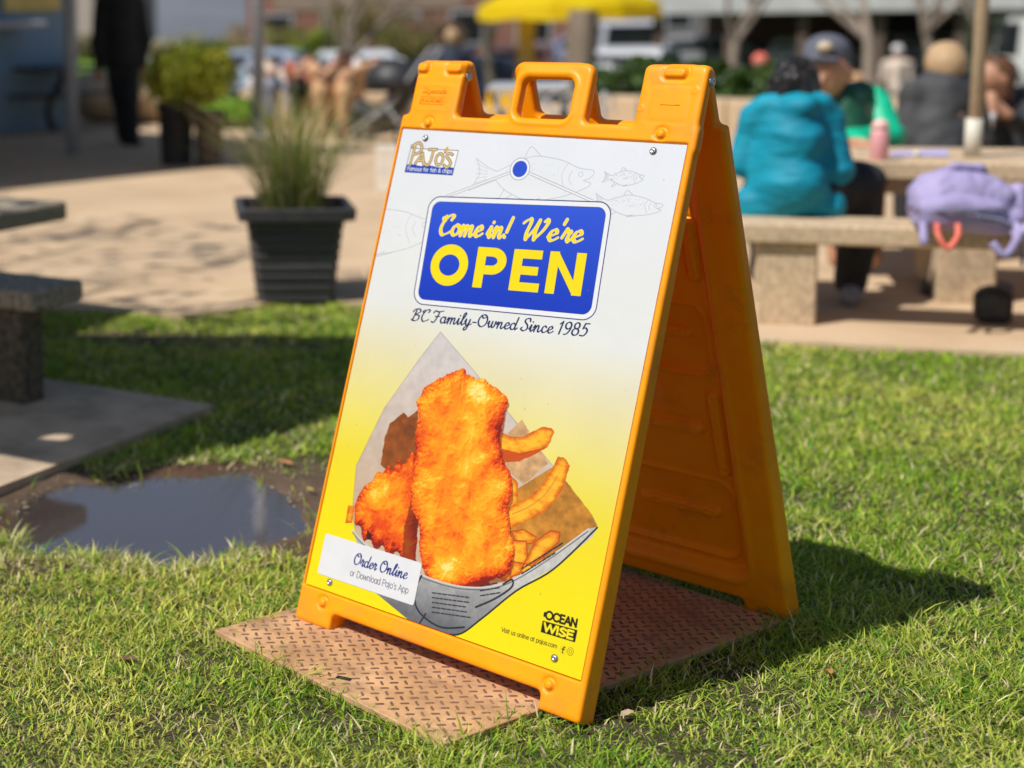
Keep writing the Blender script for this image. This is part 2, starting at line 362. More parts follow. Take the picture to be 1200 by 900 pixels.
# joined handwriting: cap height 1, x-height .52
SCR = {
 'o': (.44, [arc(.2, .26, .17, .26, 95, 455, 18)+Sp((.2, .52), (.3, .44), (.44, .46))]),
 'm': (.72, [Sp((-.02, .3), (.05, .5), (.09, .4), (.07, 0)), Sp((.08, .16), (.18, .47), (.28, .48), (.29, .3), (.28, 0)), Sp((.29, .16), (.4, .47), (.5, .48), (.52, .32), (.51, .1), (.58, 0), (.72, .16))]),
 'n': (.52, [Sp((-.02, .3), (.05, .5), (.09, .4), (.07, 0)), Sp((.08, .16), (.19, .47), (.29, .48), (.31, .32), (.3, .1), (.38, 0), (.52, .16))]),
 'e': (.4, [Sp((-.02, .16), (.14, .24), (.29, .38), (.23, .52), (.1, .46), (.04, .22), (.12, .02), (.25, .02), (.4, .16))]),
 'i': (.27, [Sp((-.02, .16), (.08, .5), (.08, .14), (.14, 0), (.27, .16)), [(.12, .74), (.125, .76)]]),
 'r': (.36, [Sp((-.02, .16), (.08, .56), (.12, .47), (.25, .47), (.2, .28), (.19, .08), (.25, 0), (.36, .16))]),
 'a': (.5, [arc(.18, .26, .16, .26, 60, 400, 18)+Sp((.34, .5), (.33, .2), (.38, .02), (.5, .16))]),
 'd': (.52, [arc(.18, .26, .16, .26, 60, 400, 18), Sp((.4, 1.0), (.36, .5), (.34, .2), (.39, .02), (.52, .16))]),
 'l': (.3, [Sp((-.02, .16), (.12, .5), (.23, .9), (.17, 1.02), (.09, .85), (.07, .3), (.1, .04), (.18, .02), (.3, .16))]),
 'y': (.5, [Sp((-.02, .3), (.05, .5), (.07, .2), (.14, .02), (.26, .1), (.33, .5)), Sp((.33, .5), (.3, .05), (.2, -.36), (.06, -.36), (.1, -.16), (.5, .16))]),
 'w': (.62, [Sp((-.02, .3), (.05, .5), (.06, .2), (.12, .02), (.22, .1), (.28, .5)), Sp((.28, .5), (.28, .14), (.36, .01), (.46, .14), (.5, .5), (.5, .42), (.62, .44))]),
 'c': (.4, [Sp((.28, .42), (.2, .52), (.08, .44), (.04, .22), (.12, .01), (.25, .02), (.4, .16))]),
 '!': (.26, [[(.16, 1.02), (.09, .3)], [(.06, .03), (.065, .05)]]), "'": (.16, [[(.1, 1.05), (.06, .82)]]), '-': (.36, [[(.05, .3), (.3, .3)]]), ' ': (.24, []),
 'C': (.62, [Sp((.44, .78), (.5, .98), (.3, 1.0), (.1, .7), (.05, .3), (.2, .0), (.42, .06), (.6, .2)), Sp((.14, .98), (.02, .84), (.12, .74))]),
 'W': (1.0, [Sp((-.1, .78), (0, .92), (.14, 1.0), (.18, .8), (.14, .3), (.18, .0)), Sp((.18, 0), (.4, .5), (.5, .96)), Sp((.5, .96), (.46, .4), (.5, 0)), Sp((.5, 0), (.74, .46), (.84, .86), (.78, 1.0), (.7, .9))]),
 'B': (.7, [Sp((.22, .95), (.16, .4), (.1, 0)), Sp((-.02, .74), (.1, .96), (.4, 1.02), (.52, .8), (.24, .54), (.5, .45), (.5, .12), (.26, -.02), (.02, .08))]),
 'F': (.6, [Sp((-.04, .8), (.06, .98), (.3, .92), (.66, 1.02)), Sp((.38, .93), (.3, .4), (.16, 0), (-.02, .04)), Sp((.14, .5), (.46, .54))]),
 'O': (.78, [arc(.36, .5, .3, .5, 120, 480, 22)+Sp((.2, .92), (.34, .72), (.56, .82))]),
 'S': (.56, [Sp((.48, .8), (.42, 1.0), (.2, .96), (.14, .74), (.36, .46), (.4, .16), (.2, -.02), (.0, .12), (.06, .26))]),
 '1': (.36, [[(.06, .78), (.22, 1.0), (.16, 0)]]), '9': (.54, [arc(.26, .72, .18, .27, 20, 380, 18), Sp((.44, .8), (.42, .4), (.28, .06), (.1, 0))]),
 '8': (.54, [arc(.26, .76, .16, .24, 0, 360, 16), arc(.25, .27, .2, .27, 0, 360, 16)]), '5': (.52, [Sp((.2, .98), (.46, 1.0)), [(.2, .98), (.13, .58)], Sp((.13, .58), (.3, .64), (.43, .4), (.3, .04), (.04, .04))]),
}
def text(sh, s, font, a, b, h, wd, col, slant=0, pen=None, outline=None, track=0.):
    """lays a string from point a to point b with cap height h"""
    adv = 0; L = []
    for ch in s:
        A, st = font[ch]; L += [[(x+adv, y) for x, y in l] for l in st]; adv += A+track
    adv -= track; a = np.array(a, float); b = np.array(b, float); e = b-a; W = np.linalg.norm(e); e /= W; n = np.array([-e[1], e[0]])
    k = W/adv; out = [[a+e*(x*k+slant*y*h)+n*(y*h) for x, y in l] for l in L]
    if outline: sh.strokes(out, wd+outline[0], outline[1], pen)
    sh.strokes(out, wd, col, pen)

def paint_poster():
    S = Sheet(0, .6096, 0, .9144); U, V = S.U, S.V
    # ground tint: white at the top running into yellow
    ks = [0, .13, .25, .37, .47, .56, .9144]
    cl = np.array([(247, 226, 0), (246, 224, 4), (240, 220, 45), (236, 222, 128), (230, 221, 180), (228, 229, 224), (229, 232, 240)])/255.
    S.rgb = np.stack([np.interp(V+.03*(U-.3), ks, cl[:, i]) for i in range(3)], -1)
    # pale outline drawings of fish
    g = C8(184, 188, 196)
    def line(pts, w=.0012, sp=True, closed=False, c=g): S.strokes([catmull(pts, 6, closed) if sp else pts], w, c)
    def trout(P, s=1., tail=True):   # P maps a unit fish (0..1 long, nose right) to the sheet
        f = lambda *q: [P(*p) for p in q]
        line(f((.2, .02), (.33, .08), (.5, .145), (.72, .12), (.88, .06), (.99, .045), (1.0, .01), (.97, -.02)))
        line(f((.97, -.02), (.93, -.035), (.99, -.055), (.94, -.1), (.75, -.17), (.5, -.2), (.3, -.13), (.2, -.05)))
        line(f((.2, .02), (.12, .05), (.0, .12)), sp=True); line(f((.0, .12), (.05, 0), (-.02, -.14)), sp=True); line(f((-.02, -.14), (.1, -.09), (.2, -.05)))
        line(f((.42, .13), (.46, .22), (.56, .14))); line(f((.29, -.12), (.24, -.24), (.36, -.16))); line(f((.6, -.18), (.52, -.22), (.66, -.19)))
        line(f((.79, .1), (.75, 0), (.8, -.13)), .0009); line(f((.83, .04), (.81, -.02), (.84, -.07)), .0009)
        line(arc(*P(.9, .012), .0045*s, .0045*s, 0, 360), .0009, sp=False)
        for k in range(5): line(f((.02, .08-.04*k), (.12, .035-.02*k)), .0008, sp=False)
        rs = np.random.RandomState(4)
        for _ in range(46):
            x, y = .25+.48*rs.rand(), -.06+.16*rs.rand(); p = P(x, y); S.strokes([[p, (p[0]+.0002, p[1])]], .0012, g)
    def frame(a, b, hs=1.):
        a = np.array(a); b = np.array(b); e = b-a; n = np.array([-e[1], e[0]])*hs; return lambda x, y: tuple(a+e*x+n*y)
    trout(frame((.190, .836), (.443, .848), .95)); trout(frame((.464, .849), (.541, .853)), .4); trout(frame((.455, .805), (.586, .804), .8), .6)
    trout(frame((-.16, .69), (.13, .728), .9))
    # cords and knob above the plaque
    for q in ((.137, .786), (.452, .803)):
        c = np.array((.289, .851)); q = np.array(q); e = (q-c)/np.linalg.norm(q-c); n = np.array([-e[1], e[0]])*.0022
        S.strokes([[c, q]], .0055, C8(238, 238, 240)); S.strokes([[c+n, q+n], [c-n, q-n]], .001, C8(150, 152, 158))
    for r, c in ((.0215, C8(150, 150, 155)), (.0203, C8(240, 240, 242)), (.0155, C8(38, 78, 205))):
        S.comp(S.win(.26, .32, .82, .88), np.clip(.5+(r-np.hypot(S.U-.289, S.V-.851)[S.win(.26, .32, .82, .88)])/S.px, 0, 1), c)
    # plaque, tilted three degrees
    th = rad(3.0); cx, cy = .3015, .6885; Xr = (U-cx)*math.cos(th)+(V-cy)*math.sin(th); Yr = -(U-cx)*math.sin(th)+(V-cy)*math.cos(th)
    sl = S.win(.08, .53, .56, .82); navy = C8(32, 44, 98)
    for hx, hy, r, c in ((.1965, .1065, .026, navy), (.1948, .1048, .0245, C8(236, 236, 239)), (.1862, .0962, .017, navy), (.1855, .0955, .0165, None)):
        d = box2(Xr[sl], Yr[sl], -hx, hx, -hy, hy, r)
        if c is None:
            t = np.clip((Yr[sl]+.1)/.2, 0, 1)[..., None]; c = C8(10, 52, 186)*(1-t)+C8(44, 84, 214)*t
        S.comp(sl, np.clip(.5-d/S.px, 0, 1), c)
    yel = C8(255, 222, 0)
    def pl(x, y): return (cx+x*math.cos(th)-y*math.sin(th), cy+x*math.sin(th)+y*math.cos(th))
    b0, b1 = -.0645, .0125; tk = .0205                      # baseline and cap line of OPEN in plaque coordinates
    def P4(q): S.poly([pl(*p) for p in q], yel)
    hO = (b1-b0)/2; w2 = (.0425, hO+.0015)
    so_ = S.win(.12, .48, .58, .75); X, Y = Xr[so_], Yr[so_]
    ox, oy = -.1255, (b0+b1)/2; A_ = np.hypot((X-ox)/w2[0], (Y-oy)/w2[1]); B_ = np.hypot((X-ox)/(w2[0]-.0195), (Y-oy)/(w2[1]-.0195))
    S.comp(so_, np.clip(.5-(A_-1)*.04/S.px, 0, 1)*np.clip(.5+(B_-1)*.02/S.px, 0, 1), yel)
    x0 = -.0665; P4([(x0, b0), (x0+tk, b0), (x0+tk, b1), (x0, b1)])
    ym = b1-.0255; c_ = [(x0+tk, b1), (x0+.036, b1)]+arc(x0+.036, ym, .030, .0255, 90, -90, 16)+[(x0+tk, b1-.051), (x0+tk, b1-.034), (x0+.034, b1-.034)]+arc(x0+.034, ym, .0125, .0085, -90, 90, 12)+[(x0+tk, b1-.017)]
    P4(c_)
    x0 = .0125
    for q in ([(x0, b0), (x0+tk, b0), (x0+tk, b1), (x0, b1)], [(x0+.019, b0), (x0+.0625, b0), (x0+.0625, b0+.0165), (x0+.019, b0+.0165)], [(x0+.019, b1-.0165), (x0+.0605, b1-.0165), (x0+.0605, b1), (x0+.019, b1)], [(x0+.019, -.034), (x0+.056, -.034), (x0+.056, -.018), (x0+.019, -.018)]): P4(q)
    x0 = .088; N = .0735
    P4([(x0, b0), (x0+.0195, b0), (x0+.0195, b1), (x0, b1)]); P4([(x0+N-.0195, b0), (x0+N, b0), (x0+N, b1), (x0+N-.0195, b1)])
    P4([(x0, b1), (x0+.0175, b1), (x0+N, b0), (x0+N-.0175, b0)])
    text(S, 'Come in!', SCR, pl(-.163, .032), pl(-.005, .032), .0375, .0058, yel, .22, .45, (.0028, C8(240, 225, 215)))
    text(S, "We're", SCR, pl(.022, .032), pl(.147, .032), .0375, .0058, yel, .22, .45, (.0028, C8(240, 225, 215)))
    text(S, 'BC Family-Owned Since 1985', SCR, (.1165, .5405), (.494, .5645), .0225, .0034, C8(30, 42, 84), .2, .45)
    # maker's logo
    bl = C8(30, 40, 70)
    box = [(.027, .8275), (.0295, .876), (.1435, .878), (.1415, .829)]
    S.poly(box, C8(240, 240, 240)); S.strokes([box+[box[0]]], .0013, C8(90, 94, 106))
    S.poly([(.027, .8275), (.0285, .8425)]+[(.0285+.113*k/12, .843+.0012*math.sin(k*1.3)) for k in range(1, 13)]+[(.1415, .829)], C8(24, 60, 180))
    tan = C8(196, 158, 84); dk = C8(80, 68, 56)
    LG = [[(.036, .842), (.039, .884)], Sp((.031, .880), (.046, .888), (.056, .880), (.053, .869), (.038, .864)), [(.048, .846), (.0605, .868), (.069, .845)], [(.052, .853), (.066, .853)],
          [(.0745, .876), (.092, .877)], Sp((.085, .876), (.084, .855), (.078, .844), (.070, .848)), arc(.1035, .858, .0085, .0115, 0, 360), Sp((.132, .869), (.124, .871), (.119, .865), (.127, .858), (.132, .851), (.125, .843), (.117, .847)), [(.116, .879), (.114, .873)]]
    S.strokes(LG, .0062, dk); S.strokes(LG, .0042, tan); S.strokes(LG, .0014, C8(244, 220, 170))
    S.strokes([[(.1165, .8815), (.1185, .877)]], .005, C8(235, 170, 40))
    text(S, 'Famous for fish & chips', SANS, (.031, .8312), (.1395, .8327), .0078, .0014, C8(235, 235, 225))
    # --- the food photograph
    L = lambda X, Y, d: 0
    sh = lambda pts, a=.28: S.poly(pts, C8(150, 120, 10), alpha=a)
    paper = [(.1895, .5292), (.277, .4715), (.3553, .4174), (.4658, .3433), (.571, .268), (.5845, .253), (.50, .165), (.40, .085), (.30, .075), (.11, .09), (.0745, .155), (.0605, .246), (.0975, .365), (.156, .474)]
    def papercol(X, Y, d):
        n = fbm2(X*60, Y*60, 5); t = np.clip((Y-.2)/.3, 0, 1); base = C8(203, 176, 150)*(1-t[..., None])+C8(208, 200, 198)*t[..., None]
        return base*(.93+.14*n[..., None])*np.where(d > -.0016, .86, 1)[..., None]
    S.poly(paper, papercol)
    S.poly([(.571, .268), (.4823, .334), (.42, .28), (.415, .2), (.4935, .16), (.585, .25)], lambda X, Y, d: C8(190, 126, 42)*(.75+.5*fbm2(X*70, Y*70, 8))[..., None], .002)
    S.poly([(.40, .40), (.47, .335), (.43, .29), (.385, .31), (.37, .36)], lambda X, Y, d: C8(206, 160, 112)*(.82+.36*fbm2(X*90, Y*90, 9))[..., None], .003)
    S.poly([(.1171, .259), (.114, .31), (.118, .338), (.135, .355), (.1458, .366), (.156, .358), (.176, .375), (.195, .30), (.19, .24), (.143, .25)], lambda X, Y, d: C8(140, 72, 22)*(.7+.6*fbm2(X*60, Y*60, 11))[..., None], .004)
    def batter(seed, hot=0., lump=1.):
        ramp = np.array([(130, 26, 4), (216, 54, 4), (238, 92, 4), (248, 134, 6), (254, 166, 16), (255, 196, 50), (255, 228, 130)])/255.
        def f(X, Y, d):
            h = .020*(1-np.exp(np.minimum(d, 0)/.020))
            wx, wy = X+.012*(fbm2(X*45, Y*45, seed+3)-.5), Y+.012*(fbm2(X*45, Y*45, seed+4)-.5)
            big = fbm2(wx*22, wy*22, seed+9, 1); mid = fbm2(wx*55, wy*48, seed, 1); rid = 1-np.abs(2*fbm2(wx*70, wy*60, seed+1, 2)-1); fine = fbm2(wx*190, wy*190, seed+2, 2)
            h = h+lump*(.016*big+.0052*mid+.0014*rid+.0005*fine)
            gy, gx = np.gradient(h, S.px); ln = np.sqrt(1+gx**2+gy**2); sh_ = (-gx*(-.40)-gy*.62+1*.66)/ln
            mac = fbm2(X*13, Y*11, seed+7, 3)-.5
            t = .34+.46*sh_+.75*mac+.9*np.clip(rid-.80, 0, 1)*np.clip(mac+.6, 0, 1)+1.2*np.clip(sh_-.82, 0, 1)-.42*np.exp(d/.011)-.28*np.clip(.45-mid, 0, 1)-hot*(.5+.9*np.clip(.25-Y, 0, .2)/.2)
            t = np.clip(t, 0, 1)*6; return np.stack([np.interp(t, range(7), ramp[:, i]) for i in range(3)], -1)
        return f
    def fry(seed):
        def f(X, Y, d):
            t = np.clip(.15+.75*np.clip(-d/.009, 0, 1)+.9*(fbm2(X*90, Y*160, seed)-.5), 0, 1)[..., None]
            return C8(206, 82, 4)*(1-t)+C8(255, 186, 40)*t
        return f
    fish2 = [(.0837, .195), (.092, .214), (.104, .222), (.112, .243), (.126, .246), (.135, .262), (.148, .256), (.156, .275), (.172, .272), (.182, .296), (.198, .288), (.215, .25), (.232, .154), (.238, .095), (.215, .098), (.196, .112), (.178, .098), (.162, .114), (.145, .102), (.13, .120), (.115, .112), (.102, .136), (.088, .138), (.078, .17)]
    S.poly(catmull(fish2, 6, True), batter(31, .16), .006, 3)
    S.poly([(.205, .24), (.225, .2), (.236, .12), (.245, .1), (.21, .1), (.2, .16)], C8(110, 30, 6), .006, 12, .65)
    S.poly([(.118, .135), (.13, .128), (.134, .118), (.122, .116)], C8(70, 22, 8), .003, 4)
    S.poly([(.062, .168), (.078, .17), (.080, .138), (.064, .134)], fry(5), .002)
    S.poly(([(.352, .372), (.385, .366), (.411, .371), (.430, .386), (.4435, .395), (.462, .397), (.469, .390), (.463, .364), (.44, .351), (.41, .336), (.371, .328)]), fry(1), .003)
    S.poly([(.372, .342), (.41, .341), (.45, .358), (.463, .364), (.44, .345), (.41, .326), (.371, .317)], C8(196, 66, 6), .002, 5, .85)
    S.poly([(.40, .30), (.418, .29), (.425, .26), (.415, .225), (.40, .22)], fry(7), .002)
    for i, q in enumerate(([(.418, .178), (.44, .185), (.452, .15), (.44, .118), (.425, .12)], [(.445, .150), (.47, .172), (.50, .178), (.492, .152), (.47, .135)], [(.425, .205), (.448, .214), (.476, .207), (.470, .195), (.44, .185)], [(.428, .19), (.458, .196), (.468, .165), (.452, .135), (.432, .132)], [(.475, .20), (.50, .225), (.518, .226), (.519, .21), (.497, .18), (.478, .157), (.462, .158)], [(.435, .155), (.462, .158), (.458, .138), (.44, .128)])):
        S.poly(q, fry(20+i), .002); S.strokes([q+[q[0]]], .0018, C8(186, 70, 6))
    S.poly(([(.404, .240), (.427, .257), (.450, .275), (.467, .298), (.478, .325), (.485, .350), (.497, .352), (.511, .340), (.508, .305), (.496, .274), (.477, .250), (.443, .224), (.412, .204)]), fry(2), .003)
    S.strokes([catmull([(.42, .235), (.45, .255), (.476, .283), (.492, .318)], 6)], .002, C8(222, 140, 40))
    fish = [(.2441, .464), (.235, .457), (.213, .4451), (.193, .432), (.1798, .4185), (.1735, .40), (.1689, .3896), (.178, .372), (.180, .356), (.181, .335), (.1846, .3148), (.190, .30), (.194, .2824), (.196, .25), (.198, .225), (.2073, .198), (.2276, .1766), (.238, .15), (.2451, .1227), (.2636, .0927), (.287, .078), (.3111, .074), (.335, .077), (.3564, .082), (.383, .092), (.4057, .113), (.4336, .1315), (.4384, .1603), (.436, .18), (.4235, .2008), (.418, .22), (.409, .2408), (.411, .265), (.4064, .2861), (.397, .305), (.3818, .3202), (.374, .332), (.369, .3446), (.364, .357), (.364, .3718), (.364, .39), (.3628, .4131), (.364, .427), (.3537, .4372), (.338, .445), (.3238, .4493), (.305, .456), (.2808, .4565), (.268, .461), (.258, .468)]
    S.poly(catmull([(x+.004, y-.006) for x, y in fish], 3, True), C8(120, 40, 8), .006, 4, .55)
    S.poly(catmull(fish, 4, True), batter(11, .05, 1.1), .008, 9)
    # wrapping bowl below, dark print on grey
    bowl = catmull([(.085, .125), (.12, .108), (.18, .092), (.2482, .085), (.3111, .0835), (.36, .089), (.41, .104), (.4530, .1311), (.51, .183), (.5692, .2442)], 6)
    low = [(.5845, .2515), (.5790, .2329), (.52, .165), (.4579, .1105), (.43, .075), (.4021, .0456), (.38, .02), (.3592, .0045), (.33, -.004), (.3053, -.003), (.25, .0), (.1679, .0265), (.14, .05), (.1130, .0894)]
    def bowlcol(X, Y, d):
        k = fbm2(X*22, Y*22, 15); t = np.clip((Y-.01)/.12+.35*(k-.5), 0, 1)[..., None]
        c = C8(104, 106, 112)*(1-t)+C8(196, 194, 190)*t; return c*(.9+.2*fbm2(X*120, Y*120, 16))[..., None]
    S.poly([tuple(p) for p in bowl]+low, bowlcol)
    S.strokes([bowl], .0028, C8(206, 204, 200)); S.strokes([np.array(bowl)+[0, -.004]], .0016, C8(90, 90, 94)); S.strokes([catmull([(.5845, .25), (.52, .163), (.458, .109), (.402, .045), (.36, .004), (.305, -.004)], 6)], .003, C8(36, 36, 42))
    dkk = C8(44, 46, 54)
    S.strokes([catmull([(.26, .083), (.252, .05), (.27, .02), (.32, .0065), (.37, .02)], 6), catmull([(.43, .113), (.445, .125), (.447, .112), (.42, .085), (.385, .06)], 6), catmull([(.275, -.003), (.285, .02)], 5)], .0034, dkk)
    rs = np.random.RandomState(3)
    def newsprint(a, e, n, rows, length, col=dkk, step=.0085, wd=.0022):
        a = np.array(a); e = np.array(e)/np.hypot(*e); n = np.array(n)/np.hypot(*n)
        for r in range(rows):
            x = 0; p = a+n*r*step
            while x < length*(.8+.2*rs.rand()):
                q = .003+.008*rs.rand(); S.strokes([[p+e*x, p+e*(x+q)]], wd, col); x += q+.003
    newsprint((.290, .060), (1, .16), (.25, -1), 5, .082); newsprint((.385, .098), (1, .42), (.3, -1), 3, .038)
    newsprint((.462, .140), (.74, .68), (-.2, 1), 2, .088, wd=.0026); pass
    # ocean wise mark, web line, two small round marks
    blk = C8(28, 26, 18)
    text(S, 'OCEAN', SANS, (.5225, .0790), (.5835, .0812), .0128, .0034, blk); S.strokes([[(.5205, .083), (.5205, .0875)]], .004, blk)
    bx = [(.5195, .0548), (.5190, .0742), (.5858, .0770), (.5856, .0566)]; S.poly(bx, blk)
    text(S, 'WISE', SANS, (.5235, .0588), (.5815, .0604), .0125, .0042, C8(246, 226, 20))
    text(S, 'Visit us online at pajos.com', SANS, (.4444, .0342), (.5555, .0372), .0072, .0010, C8(70, 60, 10))
    gr = C8(120, 104, 20); S.strokes([arc(.5672, .0385, .0058, .0068, 0, 360)], .0007, C8(190, 176, 30)); S.strokes([[(.5668, .0335), (.5668, .041)]+Sp((.5668, .041), (.568, .0432), (.5695, .043)), [(.5648, .0392), (.5690, .0394)]], .0017, blk)
    S.strokes([arc(.5808, .0396, .0055, .0066, 0, 360), arc(.5808, .0396, .0025, .003, 0, 360)], .0008, gr)
    # faint weathering of the print
    S.rgb *= (1-.035*(fbm2(U*9, V*9, 40)-.3))[..., None]
    for _ in range(26):
        x, y = R_.rand()*.6, R_.rand()*.9; S.strokes([[(x, y), (x+.001*R_.randn(), y+.002*R_.randn())]], .0009, C8(150, 140, 110))
    return S.image('poster_print')
def paint_sticker():
    S = Sheet(0, .233, 0, .078, .0004); S.rgb[:] = C8(228, 229, 232)
    S.rgb *= (1-.04*(fbm2(S.U*30, S.V*30, 2)-.4))[..., None]
    text(S, 'Order Online', SCR, (.078, .0385), (.206, .0415), .0215, .0030, C8(34, 44, 120), .2, .45)
    text(S, 'or Download Pajo\'s App', SANS, (.077, .0155), (.216, .0175), .0118, .0012, C8(90, 92, 104))
    return S.image('sticker_print')
def image_mat(name, img, w, h, rough=.35):
    m = bpy.data.materials.new(name); m.use_nodes = True; t = m.node_tree; b = t.nodes['Principled BSDF']
    tc = t.nodes.new('ShaderNodeTexCoord'); mp = t.nodes.new('ShaderNodeMapping'); mp.inputs['Scale'].default_value = (1/w, 1/h, 1)
    im = t.nodes.new('ShaderNodeTexImage'); im.image = img; im.extension = 'EXTEND'; im.interpolation = 'Cubic'
    t.links.new(tc.outputs['Object'], mp.inputs[0]); t.links.new(mp.outputs[0], im.inputs[0]); t.links.new(im.outputs[0], b.inputs['Base Color'])
    b.inputs['Roughness'].default_value = rough; b.inputs['Specular IOR Level'].default_value = .35
    n = t.nodes.new('ShaderNodeTexNoise'); n.inputs['Scale'].default_value = 14; bp = t.nodes.new('ShaderNodeBump'); bp.inputs['Strength'].default_value = .12; bp.inputs['Distance'].default_value = .004
    t.links.new(tc.outputs['Object'], n.inputs['Vector']); t.links.new(n.outputs[0], bp.inputs['Height']); t.links.new(bp.outputs[0], b.inputs['Normal'])
    return m

# ------------------------------------------------------------------ colours of the place
M_or = mat('orange_plastic', (1.0, .355, .001), .42, (.97, .30, .001), 5, .15, 60, spec=.32, bdist=.002, dirt=((.40, .18, .05), 6, .52, .76, .65))
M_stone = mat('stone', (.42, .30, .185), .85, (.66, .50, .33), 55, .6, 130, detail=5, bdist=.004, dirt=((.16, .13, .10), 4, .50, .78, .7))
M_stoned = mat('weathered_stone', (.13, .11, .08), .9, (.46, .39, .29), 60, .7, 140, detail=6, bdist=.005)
M_metal = mat('steel', (.55, .55, .56), .35, metal=1.)
M_black = mat('black_plastic', (.018, .019, .021), .5, (.03, .03, .034), 12, .1)
M_wood = mat('timber', (.22, .13, .06), .8, (.34, .22, .11), 5, .4, 30, stretch=(1, 1, .15))
def skin(): return mat('skin', (.44, .22, .13), .55, (.50, .26, .16), 14)

def lawn_h(X, Y): return -.014+.012*(fbm2(X*2.1+40, Y*2.1+40, 60)-.5)+.006*(fbm2(X*11+40, Y*11+40, 61)-.5)
PUD = [gnd(*q)[:2] for q in ((38, 584), (50, 570), (67, 563), (88, 557), (110, 560), (143, 558), (187, 550), (233, 548), (268, 545), (290, 547), (303, 560), (333, 577), (352, 600), (340, 618), (305, 628), (283, 634), (262, 646), (233, 652), (200, 654), (167, 650), (130, 642), (100, 640), (60, 642), (30, 640), (18, 622), (22, 600))]
PUD = catmull(PUD, 3, True)
PADA = gnd(250, 478)[:2]; EX = np.array([-.972, -.235]); EY = np.array([-.235, .972])
def pad_pt(a, b): return PADA+EX*a+EY*b
PAD = [pad_pt(0, 0), pad_pt(0, -2.3), pad_pt(2.6, -2.3), pad_pt(2.6, 0)]
PLATE = np.array([(-.374, -.532), (.215, -.592), (.314, .313), (-.275, .373)])
EDGE = [(-14, -5.2), (-3.26, 1.28), (-2.70, 1.60), (-2.66, 2.12), (-2.30, 2.33), (-.99, 2.69), (-.31, 3.10), (2.2, 4.5), (9, 8.3)]
LAWN = EDGE+[(9, -8), (-14, -8)]
DIRT = [(-2.44, 1.30, .42, .13, .6), (-.95, .34, .16, .22, .1), (-.72, .12, .10, .2, .3), (-1.38, -.16, .10, .16, 0), (-.65, -1.05, .07, .04, 0), (.62, .06, .05, .02, .5), (-1.2, -.28, .22, .05, .3)]
FW = np.array([math.sin(YAW), math.cos(YAW)])
LOW = -1.5
def far_h(X, Y):
    d = (X-CAM[0])*FW[0]+(Y-CAM[1])*FW[1]; t = np.clip((d-18.6)/7, 0, 1); return LOW*t*t*(3-2*t)
def lg(px, py, dep):
    """place on the lower ground behind the plaza"""
    p = at(px, py, dep); return np.array([p[0], p[1], LOW])

# ground: one sheet to the horizon
def build_ground():
    def axis(a, b, st):
        fine = np.arange(a, b, st); out = [b]; s = st
        while out[-1] < 900: s = min(s*1.25, 60) if out[-1] > 45 else min(s*1.2, .9); out.append(out[-1]+s)
        lo = [a-st]; s = st
        while lo[-1] > -900: s = min(s*1.25, 60) if lo[-1] < -45 else min(s*1.2, .9); lo.append(lo[-1]-s)
        return np.array(lo[::-1]+list(fine)+out)
    xs, ys = axis(-3.6, 2.2, .034), axis(-2.0, 4.5, .034); X, Y = np.meshgrid(xs, ys, indexing='ij')
    Z = lawn_h(X, Y); sd = np.full(X.shape, 9.); m = (X > -2.2) & (X < .2) & (Y > -1.2) & (Y < 1.2)
    sd[m] = poly_sdf(X[m], Y[m], PUD); Z = Z-.030*np.clip((.05-sd)/.11, 0, 1)+.020*(fbm2(X*16+40, Y*16+40, 66)-.5)*np.clip(1-np.abs(sd)/.14, 0, 1)
    Z = np.where((X > -4) & (X < 2.6) & (Y > -2.4) & (Y < 5), Z, -.02)+far_h(X, Y)
    ld = np.full(X.shape, 9.); m = (X > -6) & (X < 4) & (Y > -6) & (Y < 6); ld[m] = poly_sdf(X[m], Y[m], LAWN)
    n1 = fbm2(X*3+60, Y*3+60, 70)[..., None]; n2 = fbm2(X*30+60, Y*30+60, 71)[..., None]
    soil = np.array([.052, .034, .018])*(.7+.7*n2); green = np.array([.045, .052, .012])*(.7+.6*n2)
    c = soil*(1-np.clip(n1*1.3-.1, 0, 1))+green*np.clip(n1*1.3-.1, 0, 1)
    mud = np.array([.085, .042, .022])*(.6+.8*n2); k = np.clip((.16-sd)/.08, 0, 1)[..., None]; c = c*(1-k)+mud*k
    for x, y, rx, ry, a in DIRT:
        q = np.hypot(((X-x)*math.cos(a)+(Y-y)*math.sin(a))/rx, (-(X-x)*math.sin(a)+(Y-y)*math.cos(a))/ry); k = np.clip(1.5-q, 0, 1)[..., None]; c = c*(1-k)+np.array([.11, .07, .042])*(.6+.8*n2)*k
    dd = (X-CAM[0])*FW[0]+(Y-CAM[1])*FW[1]; far = np.clip((dd-19)/3, 0, 1)[..., None]
    lot = np.array([.17, .165, .16])*(.8+.4*n1); grs = np.array([.10, .16, .03])*(.7+.6*n1); sel = (fbm2(X*.05+9, Y*.05+9, 80) > .56)[..., None]
    c = c*(1-far)+np.where(sel & (dd[..., None] > 34), grs, lot)*far
    k = np.clip((dd-120)/40, 0, 1)[..., None]; c = c*(1-k)+np.array([.09, .11, .05])*k
    nx, ny = X.shape; I = np.arange(nx*ny).reshape(nx, ny)
    Q = np.stack([I[:-1, :-1], I[1:, :-1], I[1:, 1:], I[:-1, 1:]], -1).reshape(-1, 4)
    o = mesh_obj('ground', np.stack([X, Y, Z], -1).reshape(-1, 3), Q, mat('soil', (.75, .75, .75), .95, (1, 1, 1), 40, .5, 120, attr=True, bdist=.006), smooth=True, col=c.reshape(-1, 3))
    tag(o, kind='structure')
build_ground()
V = [(x, y, -.0235) for x, y in catmull(PUD[::3], 3, True)]
c0 = PUD.mean(0); pv = []
